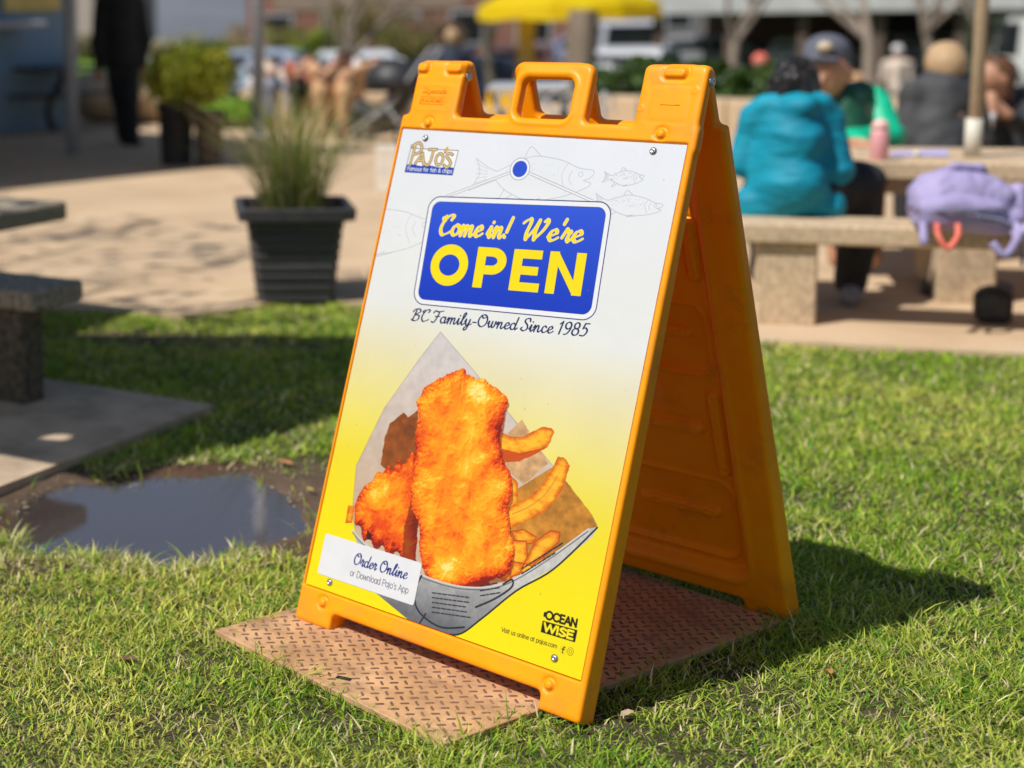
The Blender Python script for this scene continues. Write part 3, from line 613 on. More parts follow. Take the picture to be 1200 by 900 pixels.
for sc_ in (1.16, .6): pv += [(c0[0]+(x-c0[0])*sc_, c0[1]+(y-c0[1])*sc_, -.0245) for x, y in PUD]
n = len(PUD); water = bpy.data.materials.new('muddy_water'); water.use_nodes = True; b = water.node_tree.nodes['Principled BSDF']
b.inputs['Base Color'].default_value = (.065, .05, .047, 1); b.inputs['Roughness'].default_value = .03; b.inputs['IOR'].default_value = 1.33
b.inputs['Specular IOR Level'].default_value = 1.0; b.inputs['Coat Weight'].default_value = 1.0; b.inputs['Coat Roughness'].default_value = .02
wn = water.node_tree.nodes.new('ShaderNodeTexNoise'); wn.inputs['Scale'].default_value = 9; wn.inputs['Detail'].default_value = 6; wb = water.node_tree.nodes.new('ShaderNodeBump'); wb.inputs['Strength'].default_value = .10; wb.inputs['Distance'].default_value = .01
water.node_tree.links.new(wn.outputs[0], wb.inputs['Height']); water.node_tree.links.new(wb.outputs[0], b.inputs['Normal'])
pf = [tuple(range(n, 2*n))]+[(i, (i+1) % n, n+(i+1) % n, n+i) for i in range(n)]
tag(mesh_obj('puddle', pv, pf, water), 'muddy rain puddle in the lawn beside the concrete pad', kind='structure')
# plaza paving
def plaza():
    M = mat('plaza_concrete', (.49, .345, .21), .9, (.66, .485, .31), 2.2, .35, 90, detail=9, bdist=.004, dirt=((.22, .17, .12), 1.1, .50, .75, .55))
    mb = MB(); pts = EDGE[::-1]
    rs = np.random.RandomState(2); e = []
    for a, b in zip(EDGE[:-1], EDGE[1:]):
        a, b = np.array(a), np.array(b); k = max(1, int(np.linalg.norm(b-a)/.25)) if abs(a[0]) < 4 and abs(b[0]) < 4 else 1
        for i in range(k): e.append(a+(b-a)*i/k+(rs.randn(2)*.012 if k > 1 else 0))
    e.append(np.array(EDGE[-1]))
    # strips running from the lawn edge away to the lip above the lower ground
    def lip(s, d=18.4): # point at distance d ahead, s sideways
        r = np.array([math.cos(YAW), -math.sin(YAW)]); return CAM[:2]+FW*d+r*s
    L = len(e); far = [lip(-26+44*i/(L-1)) for i in range(L)]
    V = [(x, y, .004) for x, y in e]+[(x, y, .004) for x, y in far[::-1]]+[(x, y, -.12) for x, y in e]
    Fc = [tuple(range(2*L))[::-1]]+[(2*L+i, 2*L+i+1, i+1, i)[::-1] for i in range(L-1)]
    tag(mesh_obj('plaza', V, Fc, M), 'tan concrete plaza paving behind the lawn', kind='structure')
plaza()
mb = MB(); q = [tuple(p) for p in PAD][::-1]; mb.prism(q, -.09, .010)
tag(mb.build('concrete_pad', mat('pad_concrete', (.36, .27, .18), .9, (.62, .47, .32), 5, .4, 80, detail=8, bdist=.004)), kind='structure')

# ------------------------------------------------------------------ the steel cover plate
pc = PLATE.mean(0); PR = math.atan2(.313+.592, .314-.215)-math.pi/2
pt = thing('access_cover', 'rusty tan checker plate cover lying in the grass under the sandwich board', 'cover plate', (pc[0], pc[1], 0), PR)
PW, PL = .592, .910
mb = MB(); mb.box(-PW/2, PW/2, -PL/2, PL/2, -.012, 0, .0015)
M_rust = mat('rusty_plate', (.44, .245, .115), .75, (.68, .42, .225), 5, .35, 90, detail=9, spec=.25, bdist=.001, dirt=((.15, .10, .07), 9, .45, .72, .75))
plate = mb.build('plate', M_rust, pt)
V = []; Fc = []; p_ = .0212; k = 0
hole = (gnd(403, 795)[:2]-pc); hole = np.array([hole[0]*math.cos(-PR)-hole[1]*math.sin(-PR), hole[0]*math.sin(-PR)+hole[1]*math.cos(-PR)])
ang0 = rad(51.4)-PR
for i in range(-40, 41):
    for j in range(-40, 41):
        x, y = i*p_, j*p_; X_ = x*math.cos(ang0)-y*math.sin(ang0); Y_ = x*math.sin(ang0)+y*math.cos(ang0)
        if abs(X_) > PW/2-.012 or abs(Y_) > PL/2-.012 or np.hypot(X_-hole[0], Y_-hole[1]) < .016: continue
        a = ang0+(math.pi/2 if (i+j) % 2 else 0); ca, sa = math.cos(a), math.sin(a); hl, hw, hh = .0088, .0029, .0014
        sh_ = [(-1, 0), (-.72, -.85), (.72, -.85), (1, 0), (.72, .85), (-.72, .85)]
        b0_ = len(V)
        for s_, z in ((1, .0001), (.62, hh)):
            for u, v in sh_: V.append((X_+ca*u*hl*(s_ if s_ == 1 else .84)-sa*v*hw*s_, Y_+sa*u*hl*(s_ if s_ == 1 else .84)+ca*v*hw*s_, z))
        Fc += [(b0_+t, b0_+(t+1) % 6, b0_+6+(t+1) % 6, b0_+6+t) for t in range(6)]+[tuple(b0_+6+t for t in range(6))]
tr = mesh_obj('tread_pattern', V, Fc, mat('worn_tread', (.10, .052, .03), .6, (.26, .14, .08), 9, .2, 80), pt); tr['kind'] = 'stuff'
mb = MB(); mb.tube([(hole[0]-.012, hole[1]-.006, .0006), (hole[0]+.012, hole[1]+.006, .0006)], .0065, 8)
hh = mb.build('lifting_slot', mat('dark_hole', (.01, .008, .007), .9), pt); hh.scale = (1, 1, .12); hh.location = (0, 0, .0005)

# ------------------------------------------------------------------ the sandwich board
SB = thing('sandwich_board', 'orange plastic sandwich board open on the metal plate, poster reading Come in! We\'re OPEN', 'sandwich board')
VB = -.07
def T_(v): return .047-.026*np.clip((v-VB)/1.12, 0, 1)
def leaf_mesh():
    xs = np.arange(-.018, .632, .0028); ys = np.arange(-.079, 1.066, .0028); zs = np.arange(-.053, .0125, .0024)
    U, V = np.meshgrid(xs, ys, indexing='ij')
    B = lambda *a: box2(U, V, *a)
    main = np.maximum(B(-.010, .622, -.07, .945, .007), -box2(U, V, .079, .541, -.12, -.0385, .012))
    main = smax(B(-.010, .622, -.07, .945, .007), -box2(U, V, .079, .541, -.12, -.0385, .010), .004)
    lugs = np.minimum(np.minimum(B(.006, .119, .90, 1.057, .010), smax(B(.238, .401, .90, 1.057, .022), -box2(U, V, .2545, .3665, .948, 1.026, .016), .003)), B(.501, .6215, .90, 1.057, .012))
    d2 = smin(main, lugs, .012); d2 = np.where((V > .95) & (V < 1.02) & (U > .258) & (U < .363), np.maximum(d2, -box2(U, V, .2545, .3665, .948, 1.026, .016)), d2)
    wo = np.full(U.shape, .0018)
    rec = box2(U, V, -.0022, .6118, -.0022, .9166, .001); wo = np.where(rec < 0, -.0065, wo)
    # rounded top edge, knuckle pads, dimples, panel outlines on the lugs
    wo = wo-.0045*np.clip((V-1.040)/.02, 0, 1)**2
    for a in ((.006, .034, 1.030, 1.052), (.078, .116, 1.030, 1.052), (.541, .585, 1.030, 1.050)):
        d = B(*a, .008); wo = wo+np.where(d < 0, .0055*np.clip(-d/.004, 0, 1), 0)-.003*np.exp(-((d-.003)/.002)**2)
    for x, y in ((.059, .929), (.5576, .931), (.0523, -.0235), (.5555, -.0245)):
        r = np.hypot(U-x, V-y); wo = wo+.0045*np.clip((.0085-r)/.003, 0, 1)-.0028*np.exp(-((r-.0118)/.0025)**2)
    for a in ((.524, .60, .952, 1.018),): d = B(*a, .003); wo = wo-.0008*np.exp(-(d/.0022)**2)
    d = B(.022, .098, .955, 1.005, .003); wo = wo+.0006*np.exp(-(d/.003)**2)
    for x, y in ((.605, 1.01), (.509, .975)): wo = wo+.0014*np.exp(-((np.hypot(U-x, V-y)-.0045)/.002)**2)
    d = box2(U, V, .2545, .3665, .948, 1.026, .016); wo = wo+.0022*np.exp(-((d-.010)/.004)**2)
    wi = -T_(V)
    dn = box2(U, V, .066, .544, .012, .862, .03)
    pan = np.clip((.006-dn)/.014, 0, 1); pan = pan*pan*(3-2*pan); wi = wi+(T_(V)-.020)*pan-.003*np.exp(-((dn-.014)/.006)**2)
    gro = lambda d, w_, a: a*np.exp(-(d/w_)**2)
    def step(d, w_, a): return a*np.clip(.5-d/w_, 0, 1)
    bx = lambda a, b, c, e, r: box2(U, V, a, b, c, e, r)
    for a in ((.086, .524, .040, .205, .028), (.086, .524, .445, .585, .028)): wi = wi+step(bx(*a), .007, .009)-gro(bx(*a)-.005, .004, .005)
    for a in ((.115, .285, .118, .142, .012), (.325, .495, .118, .142, .012), (.12, .25, .308, .333, .0125), (.36, .49, .308, .333, .0125), (.115, .20, .513, .537, .012), (.41, .495, .513, .537, .012),
              (.076, .100, .225, .41, .012), (.51, .534, .225, .41, .012), (.076, .098, .64, .765, .011), (.512, .534, .64, .765, .011), (.25, .36, .655, .68, .012), (.25, .36, .735, .76, .012)):
        wi = wi-step(bx(*a), .007, .012)+gro(bx(*a)-.001, .004, .004)
    for x, y in ((.19, .39), (.42, .39), (.305, .27)): wi = wi-.007*np.exp(-(np.hypot(U-x, V-y)/.02)**2)
    for x, y in ((.14, .321), (.22, .321), (.14, .13), (.19, .13), (.25, .13), (.14, .525), (.088, .395), (.088, .24), (.087, .75), (.087, .66)): wi = wi+.004*np.exp(-(np.hypot(U-x, V-y)/.005)**2)
    wi = wi+.0016*(fbm2(U*9, V*9, 3)-.5)
    wi = np.minimum(wi, wo-.0065)
    W = zs[None, None, :]; F = np.maximum(W-wo[..., None], wi[..., None]-W); F = smax(F, d2[..., None].repeat(len(zs), 2), .009)
    return surface_nets(F, xs, ys, zs)
LV, LQ = leaf_mesh()
org = (-.3048, -(D0+1.055*math.sin(TILT)), -VB*math.cos(TILT)); RX = math.pi/2-TILT
leaf = mesh_obj('frame_leaf', LV, LQ, M_or, SB, True); leaf.location = org; leaf.rotation_euler = (RX, 0, 0)
leaf['label'] = 'front leaf of the orange frame holding the poster'
leaf2 = leaf.copy(); link(leaf2); leaf2.parent = SB; leaf2.location = (-org[0], -org[1], org[2]); leaf2.rotation_euler = (RX, 0, math.pi)
leaf2['label'] = 'rear leaf of the orange frame in shade, ribbed inside'
def on_leaf(mb, name, m, par=leaf, smooth=True): return mb.build(name, m, par, smooth)
# embossed maker's lettering on the two upper lugs
M_or2 = M_or
def emboss(s, font, a, b, h, r, slant=0):
    adv = 0; L = []; A_ = []
    for ch in s:
        w_, st = font[ch]; L += [[(x+adv, y) for x, y in l] for l in st]; adv += w_
    a = np.array(a); b = np.array(b); k = (b[0]-a[0])/adv; mb = MB()
    for l in L: mb.tube([(a[0]+x*k+slant*y*h, a[1]+y*h, .0022) for x, y in l], r, 5)
    return mb
on_leaf(emboss('Signicade', {**SANS, **{k: SCR[k] for k in 'Sincade'}}, (.03, .989), (.088, .989), .011, .0009, .2), 'embossed_lettering', M_or2)
mbx = emboss('PLASTICADE', SANS, (.034, .971), (.083, .971), .0075, .0008); lo_ = [(.030, .967), (.087, .967), (.087, .982), (.030, .982), (.030, .967)]
mbx.tube([(x, y, .0021) for x, y in lo_], .0008, 5); on_leaf(mbx, 'embossed_lettering', M_or2)
mbx = MB()
mbx.tube([(.545, .983, .0021), (.582, .983, .0021)], .0009, 5); on_leaf(mbx, 'embossed_line', M_or2)
# rivets and hinge bolts
def bolt(par, x, y, z, r=.0055, name='screw', axis='w'):
    mb = MB(); mb.lathe([(r*1.25, 0), (r*1.25, .0008), (r, .0012), (r*.9, .0028), (r*.45, .0038), (r*.4, .0030), (0.0001, .0030)], 14)
    o = mb.build(name, M_metal, par, True); o.location = (x, y, z)
    if axis == 'u': o.rotation_euler = (0, math.pi/2, 0)
    return o
mb = MB()
for lf in (leaf, leaf2):
    for u0, u1 in ((.014, .112), (.508, .616)):
        kb = MB(); kb.tube([(u0, 1.036, -.0185), (u1, 1.036, -.0185)], .0185, 16); kb.build('hinge_barrel', M_or, lf, True)
    bolt(lf, .1195, 1.028, -.016, .0075, 'hinge_bolt', 'u'); bolt(lf, .6215, 1.030, -.017, .0075, 'hinge_bolt', 'u')
# poster boards
P_img = paint_poster(); M_post = image_mat('poster_print', P_img, .6096, .9144)
M_edge = mat('board_edge', (.75, .75, .74), .6)
def poster(par, mface, name='poster'):
    mb = MB(); mb.box(.0002, .6094, .0002, .9142, -.0040, -.0001, 0)
    o = mesh_obj(name, mb.v, mb.f, [mface, M_edge], par)
    for i, p in enumerate(o.data.polygons): p.material_index = 0 if p.normal.z > .5 else 1
    return o
po = poster(SB, M_post); po.location = org; po.rotation_euler = (RX, 0, 0)
po['label'] = 'printed poster with blue plaque and fried fish on yellow'
po2 = poster(SB, mat('blank_board', (.78, .78, .78), .4)); po2.location = (-org[0], -org[1]+.0035*math.cos(TILT), org[2]+.0035*math.sin(TILT)); po2.rotation_euler = leaf2.rotation_euler; po2['label'] = 'back board of which only the white edge shows'
st_mat = image_mat('sticker_print', paint_sticker(), .233, .078)
sp = []; 
for cx, cy, a0 in ((.228, .005, -90), (.228, .073, 0), (.005, .073, 90), (.005, .005, 180)): sp += arc(cx, cy, .005, .005, a0, a0+90, 5)
mb = MB(); mb.prism(sp, 0, .0006); stk = mb.build('sticker', st_mat, po); stk.location = (.0235, .0262, .0001); stk.rotation_euler = (0, 0, rad(.2))
for x, y in ((.060, .898), (.549, .900), (.0573, .0171), (.555, .0205)): bolt(po, x, y, 0)

# ------------------------------------------------------------------ grass
def build_grass():
    N = 620000; rs = np.random.RandomState(11)
    P = np.empty((0, 2)); 
    r = np.array([math.cos(YAW), -math.sin(YAW)])
    # sample lawn seen from the front, with a margin all round
    X = rs.uniform(-4.6, 2.6, 2600000); Y = rs.uniform(-2.6, 4.8, 2600000)
    dx, dy = X-CAM[0], Y-CAM[1]; dep = dx*FW[0]+dy*FW[1]; sd = dx*r[0]+dy*r[1]
    px = CX+F_*sd/np.maximum(dep, .1)
    k = (dep > 1.9) & (px > -260) & (px < 1460); X, Y, dep = X[k], Y[k], dep[k]
    dens = np.clip((2.9/dep)**1.25, .2, 1); k = rs.rand(len(X)) < dens*.88; X, Y, dep = X[k], Y[k], dep[k]
    k = poly_sdf(X, Y, LAWN) < -.004; X, Y, dep = X[k], Y[k], dep[k]
    dpad = poly_sdf(X, Y, np.array(PAD)); dpl = poly_sdf(X, Y, PLATE); dpu = poly_sdf(X, Y, PUD)
    cl = fbm2(X*9+50, Y*9+50, 90); thin = fbm2(X*2.2+70, Y*2.2+70, 91)
    edge = fbm2(X*18+20, Y*18+20, 92)
    k = (dpad > .015+.05*(edge-.5)) & (dpl > -.020+.085*(edge-.45)) & (dpu > .0+.16*(fbm2(X*19+9, Y*19+9, 95)-.50))
    for x, y, rx, ry, a in DIRT:
        q = np.hypot(((X-x)*math.cos(a)+(Y-y)*math.sin(a))/rx, (-(X-x)*math.sin(a)+(Y-y)*math.cos(a))/ry); k &= (q+.8*(edge-.5) > 1.15) | (rs.rand(len(X)) < .2)
    back = ((X-PUD[:, 0].mean())*FW[0]+(Y-PUD[:, 1].mean())*FW[1] > .05) | (X < -1.12); k &= ~(back & (dpu < .015+.13*(fbm2(X*9+31, Y*9+31, 99)-.15))) | (rs.rand(len(X)) < .05)
    near_mud = (dpu < .22) & (X > -.98) & (Y > -.1); k &= ~near_mud | (rs.rand(len(X)) < .25)
    k &= rs.rand(len(X)) < np.clip(.10+1.55*thin+.5*cl, 0, 1)
    X, Y, dep, cl, thin, dpl, dpu = [q[k] for q in (X, Y, dep, cl, thin, dpl, dpu)]
    n = len(X); far = np.clip(dep/2.9, 1, 2.2)
    h = (.010+.018*rs.rand(n)**1.3+.024*(cl-.35)+.022*(fbm2(X*3.1+9, Y*3.1+9, 97)-.42))*np.clip(rs.normal(1, .22, n), .4, 1.7); tall = rs.rand(n) < .03; h[tall] *= 1.55; h = np.maximum(h, .006); h *= .9; h *= 1+.45*np.clip((.07-dpl)/.07, 0, 1)*(dpl > -.01)+.5*np.clip((.05-dpu)/.05, 0, 1)
    wd = (.0010+.0010*rs.rand(n))*far
    az = rs.uniform(0, 2*np.pi, n)+1.4*np.sin(8*fbm2(X*4+5, Y*4+5, 93)); lean = .35+1.1*rs.rand(n)
    ex, ey = np.cos(az), np.sin(az); wx, wy = -np.sin(az+rs.normal(0, .5, n)), np.cos(az+rs.normal(0, .5, n))
    Z0 = lawn_h(X, Y)-.006-.03*np.clip((.05-dpu)/.11, 0, 1)
    T = np.array([0, .35, .7, 1.]); Wt = np.array([1, .9, .62, 0]); Vt = np.zeros((n, 7, 3), dtype=np.float32); c = np.zeros((n, 7, 3), dtype=np.float32)
    bend = lean*h
    for i, t in enumerate(T):
        hx = X+ex*bend*t**1.7; hy = Y+ey*bend*t**1.7; hz = Z0+h*(t-.28*np.clip(lean, 0, 1.5)*t**2.2)
        if i < 3:
            Vt[:, 2*i, 0] = hx-wx*wd*Wt[i]; Vt[:, 2*i, 1] = hy-wy*wd*Wt[i]; Vt[:, 2*i, 2] = hz
            Vt[:, 2*i+1, 0] = hx+wx*wd*Wt[i]; Vt[:, 2*i+1, 1] = hy+wy*wd*Wt[i]; Vt[:, 2*i+1, 2] = hz
        else: Vt[:, 6, 0] = hx; Vt[:, 6, 1] = hy; Vt[:, 6, 2] = hz
    g1, g2, g3, st = np.array([.32, .47, .042]), np.array([.74, .72, .16]), np.array([.12, .29, .03]), np.array([.85, .74, .42])
    a = np.clip(thin*2.2-.70+rs.normal(0, .22, n), 0, 1)[:, None]; cc = g1*(1-a)+g2*a
    b_ = (rs.rand(n) < .22)[:, None]; cc = np.where(b_, g3*(.8+.6*rs.rand(n)[:, None]), cc)
    dry = (rs.rand(n) < .11+.3*np.clip(.55-cl, 0, 1)+.25*((dpu < .12)))[:, None]; cc = np.where(dry, st*(.55+.6*rs.rand(n)[:, None]), cc)
    cc = cc*(.6+.75*rs.rand(n)[:, None])
    for i in range(7): c[:, i] = cc
    base = (np.arange(n)*7)[:, None]
    q = np.concatenate([base+np.array([0, 1, 3]), base+np.array([0, 3, 2]), base+np.array([2, 3, 5]), base+np.array([2, 5, 4]), base+np.array([4, 5, 6])])
    m = mat('grass_blade', (0, 0, 0), .6, attr=True, trans=.4, spec=.08)
    o = mesh_obj('grass', Vt.reshape(-1, 3), q, m, col=c.reshape(-1, 3)); tag(o, 'short green and straw coloured lawn grass around the cover plate', 'grass', kind='stuff')
    print('BLADES', n)
build_grass()

# ------------------------------------------------------------------ stone benches and tables
D1 = np.array([.862, .507]); N1 = np.array([-.507, .862]); AR = math.atan2(.507, .862)
def slab(name, w_, d_, h0, h1, legs, loc, rz, m, label, cat, top='seat', group=None, leg_m=None, taper=False, hole=None, ly=None):
    """stone slab on block legs; local x along the slab, y across, origin at its front left corner on the ground"""
    t = thing(name, label, cat, loc, rz, group); mb = MB(); mb.box(0, w_, 0, d_, h0, h1, .008); mb.build(top, m, t)
    for (x0, x1) in legs:
        l = MB()
        if taper: l.box(x0-.05, x1+.05, .03, d_-.03, 0, h0, .01, top=(.78, 1))
        else: l.box(x0, x1, .03, (ly or d_-.03), 0, h0, .008)
        l.build('leg', leg_m or m, t)
    return t
def P3(p, z=0): return (float(p[0]), float(p[1]), z)
bf = np.array([-1.172, 2.912]); tf = np.array([-1.174, 3.61])
b1 = slab('stone_bench', 2.6, .27, .300, .372, [(.06, .26), (1.02, 1.26), (2.2, 2.4)], P3(bf+D1*-.02), AR, M_stone, 'tan stone bench at the lawn edge with the lavender backpack on it', 'bench', group='stone benches of the picnic tables')
t1 = slab('stone_table', 2.3, .66, .475, .545, [(.35, .55), (1.6, 1.8)], P3(tf), AR, M_stone, 'tan stone picnic table with a pink bottle and pole standing on it', 'table', 'table_top', 'stone picnic tables')
b2 = slab('stone_bench', 2.6, .27, .300, .372, [(.30, .47), (2.2, 2.4)], P3(tf+D1*.24+N1*1.08), AR, M_stone, 'tan stone bench on the far side of the picnic table under the green jacket', 'bench', group='stone benches of the picnic tables')
t2 = slab('stone_table', 2.4, .66, .475, .545, [(.35, .55), (1.6, 1.8)], P3(tf+D1*1.15+N1*2.15), AR, M_stone, 'second stone table behind, where the brown haired person eats', 'table', 'table_top', 'stone picnic tables')
b3 = slab('stone_bench', 2.4, .27, .300, .372, [(.30, .47), (1.9, 2.1)], P3(tf+D1*.75+N1*1.62), AR, M_stone, 'stone bench under the person in the charcoal jacket', 'bench', group='stone benches of the picnic tables')
# left pair, partly in the shade of the parasol
AL = math.atan2(-EX[1], -EX[0])     # slab direction towards the right end
nb = np.array([-1.925, .245]); L_ = -EX
slb = slab('stone_bench', 1.5, .255, .300, .362, [(.14, .34), (1.26, 1.44)], P3(nb-L_*1.5), AL, M_stoned, 'dark speckled stone bench end standing on the concrete pad in shade', 'bench', leg_m=mat('shaded_leg_stone', (.045, .038, .024), .9, (.16, .125, .08), 40, .7, 120, detail=6, bdist=.005), ly=.13)  # leg stone coloured darker to stand for the shade below the seat
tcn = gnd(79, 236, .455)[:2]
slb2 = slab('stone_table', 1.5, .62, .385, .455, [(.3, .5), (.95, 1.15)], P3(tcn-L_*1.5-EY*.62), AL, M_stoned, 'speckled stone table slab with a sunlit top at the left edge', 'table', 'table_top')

# unseen parasol added to shade lawn and pad, canopy cut to the shade outline
SH = np.array([.19/1.07, .79/1.07])
ps = thing('parasol', 'unseen dark green parasol added to cast the shade over the left stone bench', 'parasol', P3(np.array([-3.1, -1.0])))
shade = [(-1.27, -.02), (-1.33, 1.05), (-1.75, 2.05), (-2.34, 1.52), (-2.64, 1.22), (-2.98, .92), (-3.9, .1), (-4.2, -.6), (-3.3, -.75), (-2.2, -.28)]
hz = 2.0; fl = np.array([-1.635, .10])-SH*(hz+.12)  # gap in the canopy placed to let the sun fleck through
rim = [np.array(p)-SH*hz for p in shade]; V = [(x, y, hz) for x, y in rim]; hr = []
for k in range(10): a = 2*math.pi*k/10; hr.append((fl[0]+.034*math.cos(a), fl[1]+.05*math.sin(a), hz+.12))
V += hr; idx = []
ra = [math.atan2(p[1]-fl[1], p[0]-fl[0]) for p in rim]
i = 0
def near_h(k): return min(range(10), key=lambda j: abs((ra[k]-2*math.pi*j/10+math.pi) % (2*math.pi)-math.pi))
Fc = []
for k in range(10):
    k2 = (k+1) % 10; a, b = near_h(k), near_h(k2); Fc.append((k, k2, 10+b))
    if a != b:
        st = 1 if ((b-a) % 10) <= 5 else -1; j = a
        while j != b: Fc.append((k, 10+(j+st) % 10, 10+j)); j = (j+st) % 10
    
V = [(x+3.1, y+1.0, z) for x, y, z in V]
mesh_obj('canopy', V, Fc, mat('green_canvas', (.02, .08, .04), .8), ps)
mb = MB(); mb.tube([(0, 0, 0), (0, 0, 2.08)], .025); mb.tube([(0, 0, 0), (0, 0, .06)], .2, 16); mb.build('pole', M_wood, ps)

# ------------------------------------------------------------------ planter with ornamental grass
pb = (gnd(297, 360)[:2]+gnd(390, 352)[:2])/2; vdir = (pb-CAM[:2])/np.linalg.norm(pb-CAM[:2]); pa = math.atan2(vdir[1], vdir[0])-math.pi/2
pc2 = pb+vdir*.15
pl = thing('planter', 'black square tapered planter at the lawn edge holding tall dry grass', 'planter', P3(pc2, -.0), pa+rad(4))
M_pot = mat('ribbed_pot', (.022, .022, .026), .5, (.075, .070, .070), 2.5, .25, 14, stretch=(.4, .4, 6))
mb = MB(); z0 = 0; H = .385
def ringbox(hx, z): return [(-hx+.02, -hx, z), (hx-.02, -hx, z), (hx, -hx+.02, z), (hx, hx-.02, z), (hx-.02, hx, z), (-hx+.02, hx, z), (-hx, hx-.02, z), (-hx, -hx+.02, z)]
rings = []
for k in range(8):
    t = k/8; z = t*.335; hx = .148+(.188-.148)*t; rings += [ringbox(hx-.0015, z+.001), ringbox(hx+.002, z+.010), ringbox(hx+.003, z+.030), ringbox(hx-.001, z+.040)]
rings += [ringbox(.192, .338), ringbox(.228, .340), ringbox(.232, .384), ringbox(.226, .388), ringbox(.200, .388), ringbox(.196, .33)]
V = [p for r in rings for p in r]; Fc = [tuple(range(8))[::-1]]
for k in range(len(rings)-1): Fc += [(k*8+i, k*8+(i+1) % 8, k*8+8+(i+1) % 8, k*8+8+i) for i in range(8)]
mesh_obj('pot', V, Fc, M_pot, pl); mb.add([(-.197, -.197, .345), (.197, -.197, .345), (.197, .197, .345), (-.197, .197, .345)], [(0, 1, 2, 3)]); mb.build('potting_soil', mat('potting', (.03, .02, .012), .95, (.06, .04, .025), 60), pl)
def grass_tuft(name, label, loc, n, h, spread, cols, lean, wdt=.003, parent=None, seed=5, z0=0.):
    rs = np.random.RandomState(seed); V = []; C = []; Q = []
    for i in range(n):
        a = rs.uniform(0, 2*np.pi); r = spread*rs.rand()**.7*.35; x0, y0 = r*math.cos(a), r*math.sin(a); hh = h*(.45+.6*rs.rand()); ln = lean*rs.rand()**.8*(.6+hh/h*.6); b = rs.uniform(0, 2*np.pi) if rs.rand() < .3 else a+rs.normal(0, .5)
        c = np.array(cols[rs.randint(len(cols))])*(.7+.6*rs.rand()); w_ = wdt*(.6+.8*rs.rand()); sx, sy = -math.sin(b)*w_, math.cos(b)*w_; base = len(V)
        for k, t in enumerate((0, .3, .6, .85, 1)):
            x = x0+math.cos(b)*ln*t**1.6; y = y0+math.sin(b)*ln*t**1.6; z = z0+hh*(t-.3*(ln/h)*t**3); q = 1-.8*t
            V += [(x-sx*q, y-sy*q, z), (x+sx*q, y+sy*q, z)]; C += [c*(1-.3*(1-t)), c]
            if k: Q.append((base+2*k-2, base+2*k-1, base+2*k+1, base+2*k))
    return mesh_obj(name, V, np.array(Q), mat('dry_blade', (0, 0, 0), .6, attr=True, trans=.3), parent, col=np.array(C), loc=loc)
og = thing('ornamental_grass', 'tall fine ornamental grass growing in the black square planter', 'plant', (pc2[0], pc2[1], .343), 0)
grass_tuft('foliage', None, (0, 0, 0), 430, .58, .36, [(.24, .30, .05), (.34, .34, .09), (.60, .46, .22), (.12, .18, .03), (.50, .44, .22), (.20, .26, .05)], .42, .0035, og)
mb = MB(); rs = np.random.RandomState(8)
for k in range(16):
    a = rs.uniform(0, 6.28); r = .04*rs.rand(); mb.tube([(r*math.cos(a), r*math.sin(a), 0), (1.6*r*math.cos(a), 1.6*r*math.sin(a), .09+.05*rs.rand())], .008, 6)
mb.build('stem', mat('plant_base', (.05, .035, .02), .9), og)

# ------------------------------------------------------------------ leafy things
def leaf_cloud(name, m, parent, centres, n, size, seed=1, shell=.55, cols=None, flat=1.):
    rs = np.random.RandomState(seed); cs = np.array([c[:3] for c in centres]); rr = np.array([c[3] for c in centres]); pk = rs.choice(len(cs), n, p=rr**2/np.sum(rr**2))
    d = rs.normal(size=(n, 3)); d /= np.linalg.norm(d, axis=1)[:, None]; rad_ = rr[pk]*(shell+(1-shell)*rs.rand(n)**.5)*(1+.12*rs.normal(size=n)); P = cs[pk]+d*rad_[:, None]*np.array([1, 1, flat])
    a = rs.normal(size=(n, 3)); a /= np.linalg.norm(a, axis=1)[:, None]; b = np.cross(a, rs.normal(size=(n, 3))); b /= np.linalg.norm(b, axis=1)[:, None]; s = size*(.6+.8*rs.rand(n))[:, None]
    V = np.stack([P-a*s, P+b*s*.45, P+a*s, P-b*s*.45], 1).reshape(-1, 3); Q = np.arange(4*n).reshape(n, 4)
    cl = np.array(cols or [(.06, .09, .02)]); c = cl[rs.randint(len(cl), size=len(cs))][pk]*(.7+.6*rs.rand(n))[:, None]
    return mesh_obj(name, V, Q, m, parent, col=np.repeat(c, 4, 0))
M_leaf = mat('leaf', (0, 0, 0), .55, attr=True, trans=.3)
M_bark = mat('bark', (.20, .155, .115), .9, (.32, .26, .20), 12, .5, 40, stretch=(1, 1, .2)); M_barkd = mat('dark_bark', (.07, .05, .035), .9, (.13, .10, .075), 12, .5, 40, stretch=(1, 1, .2))
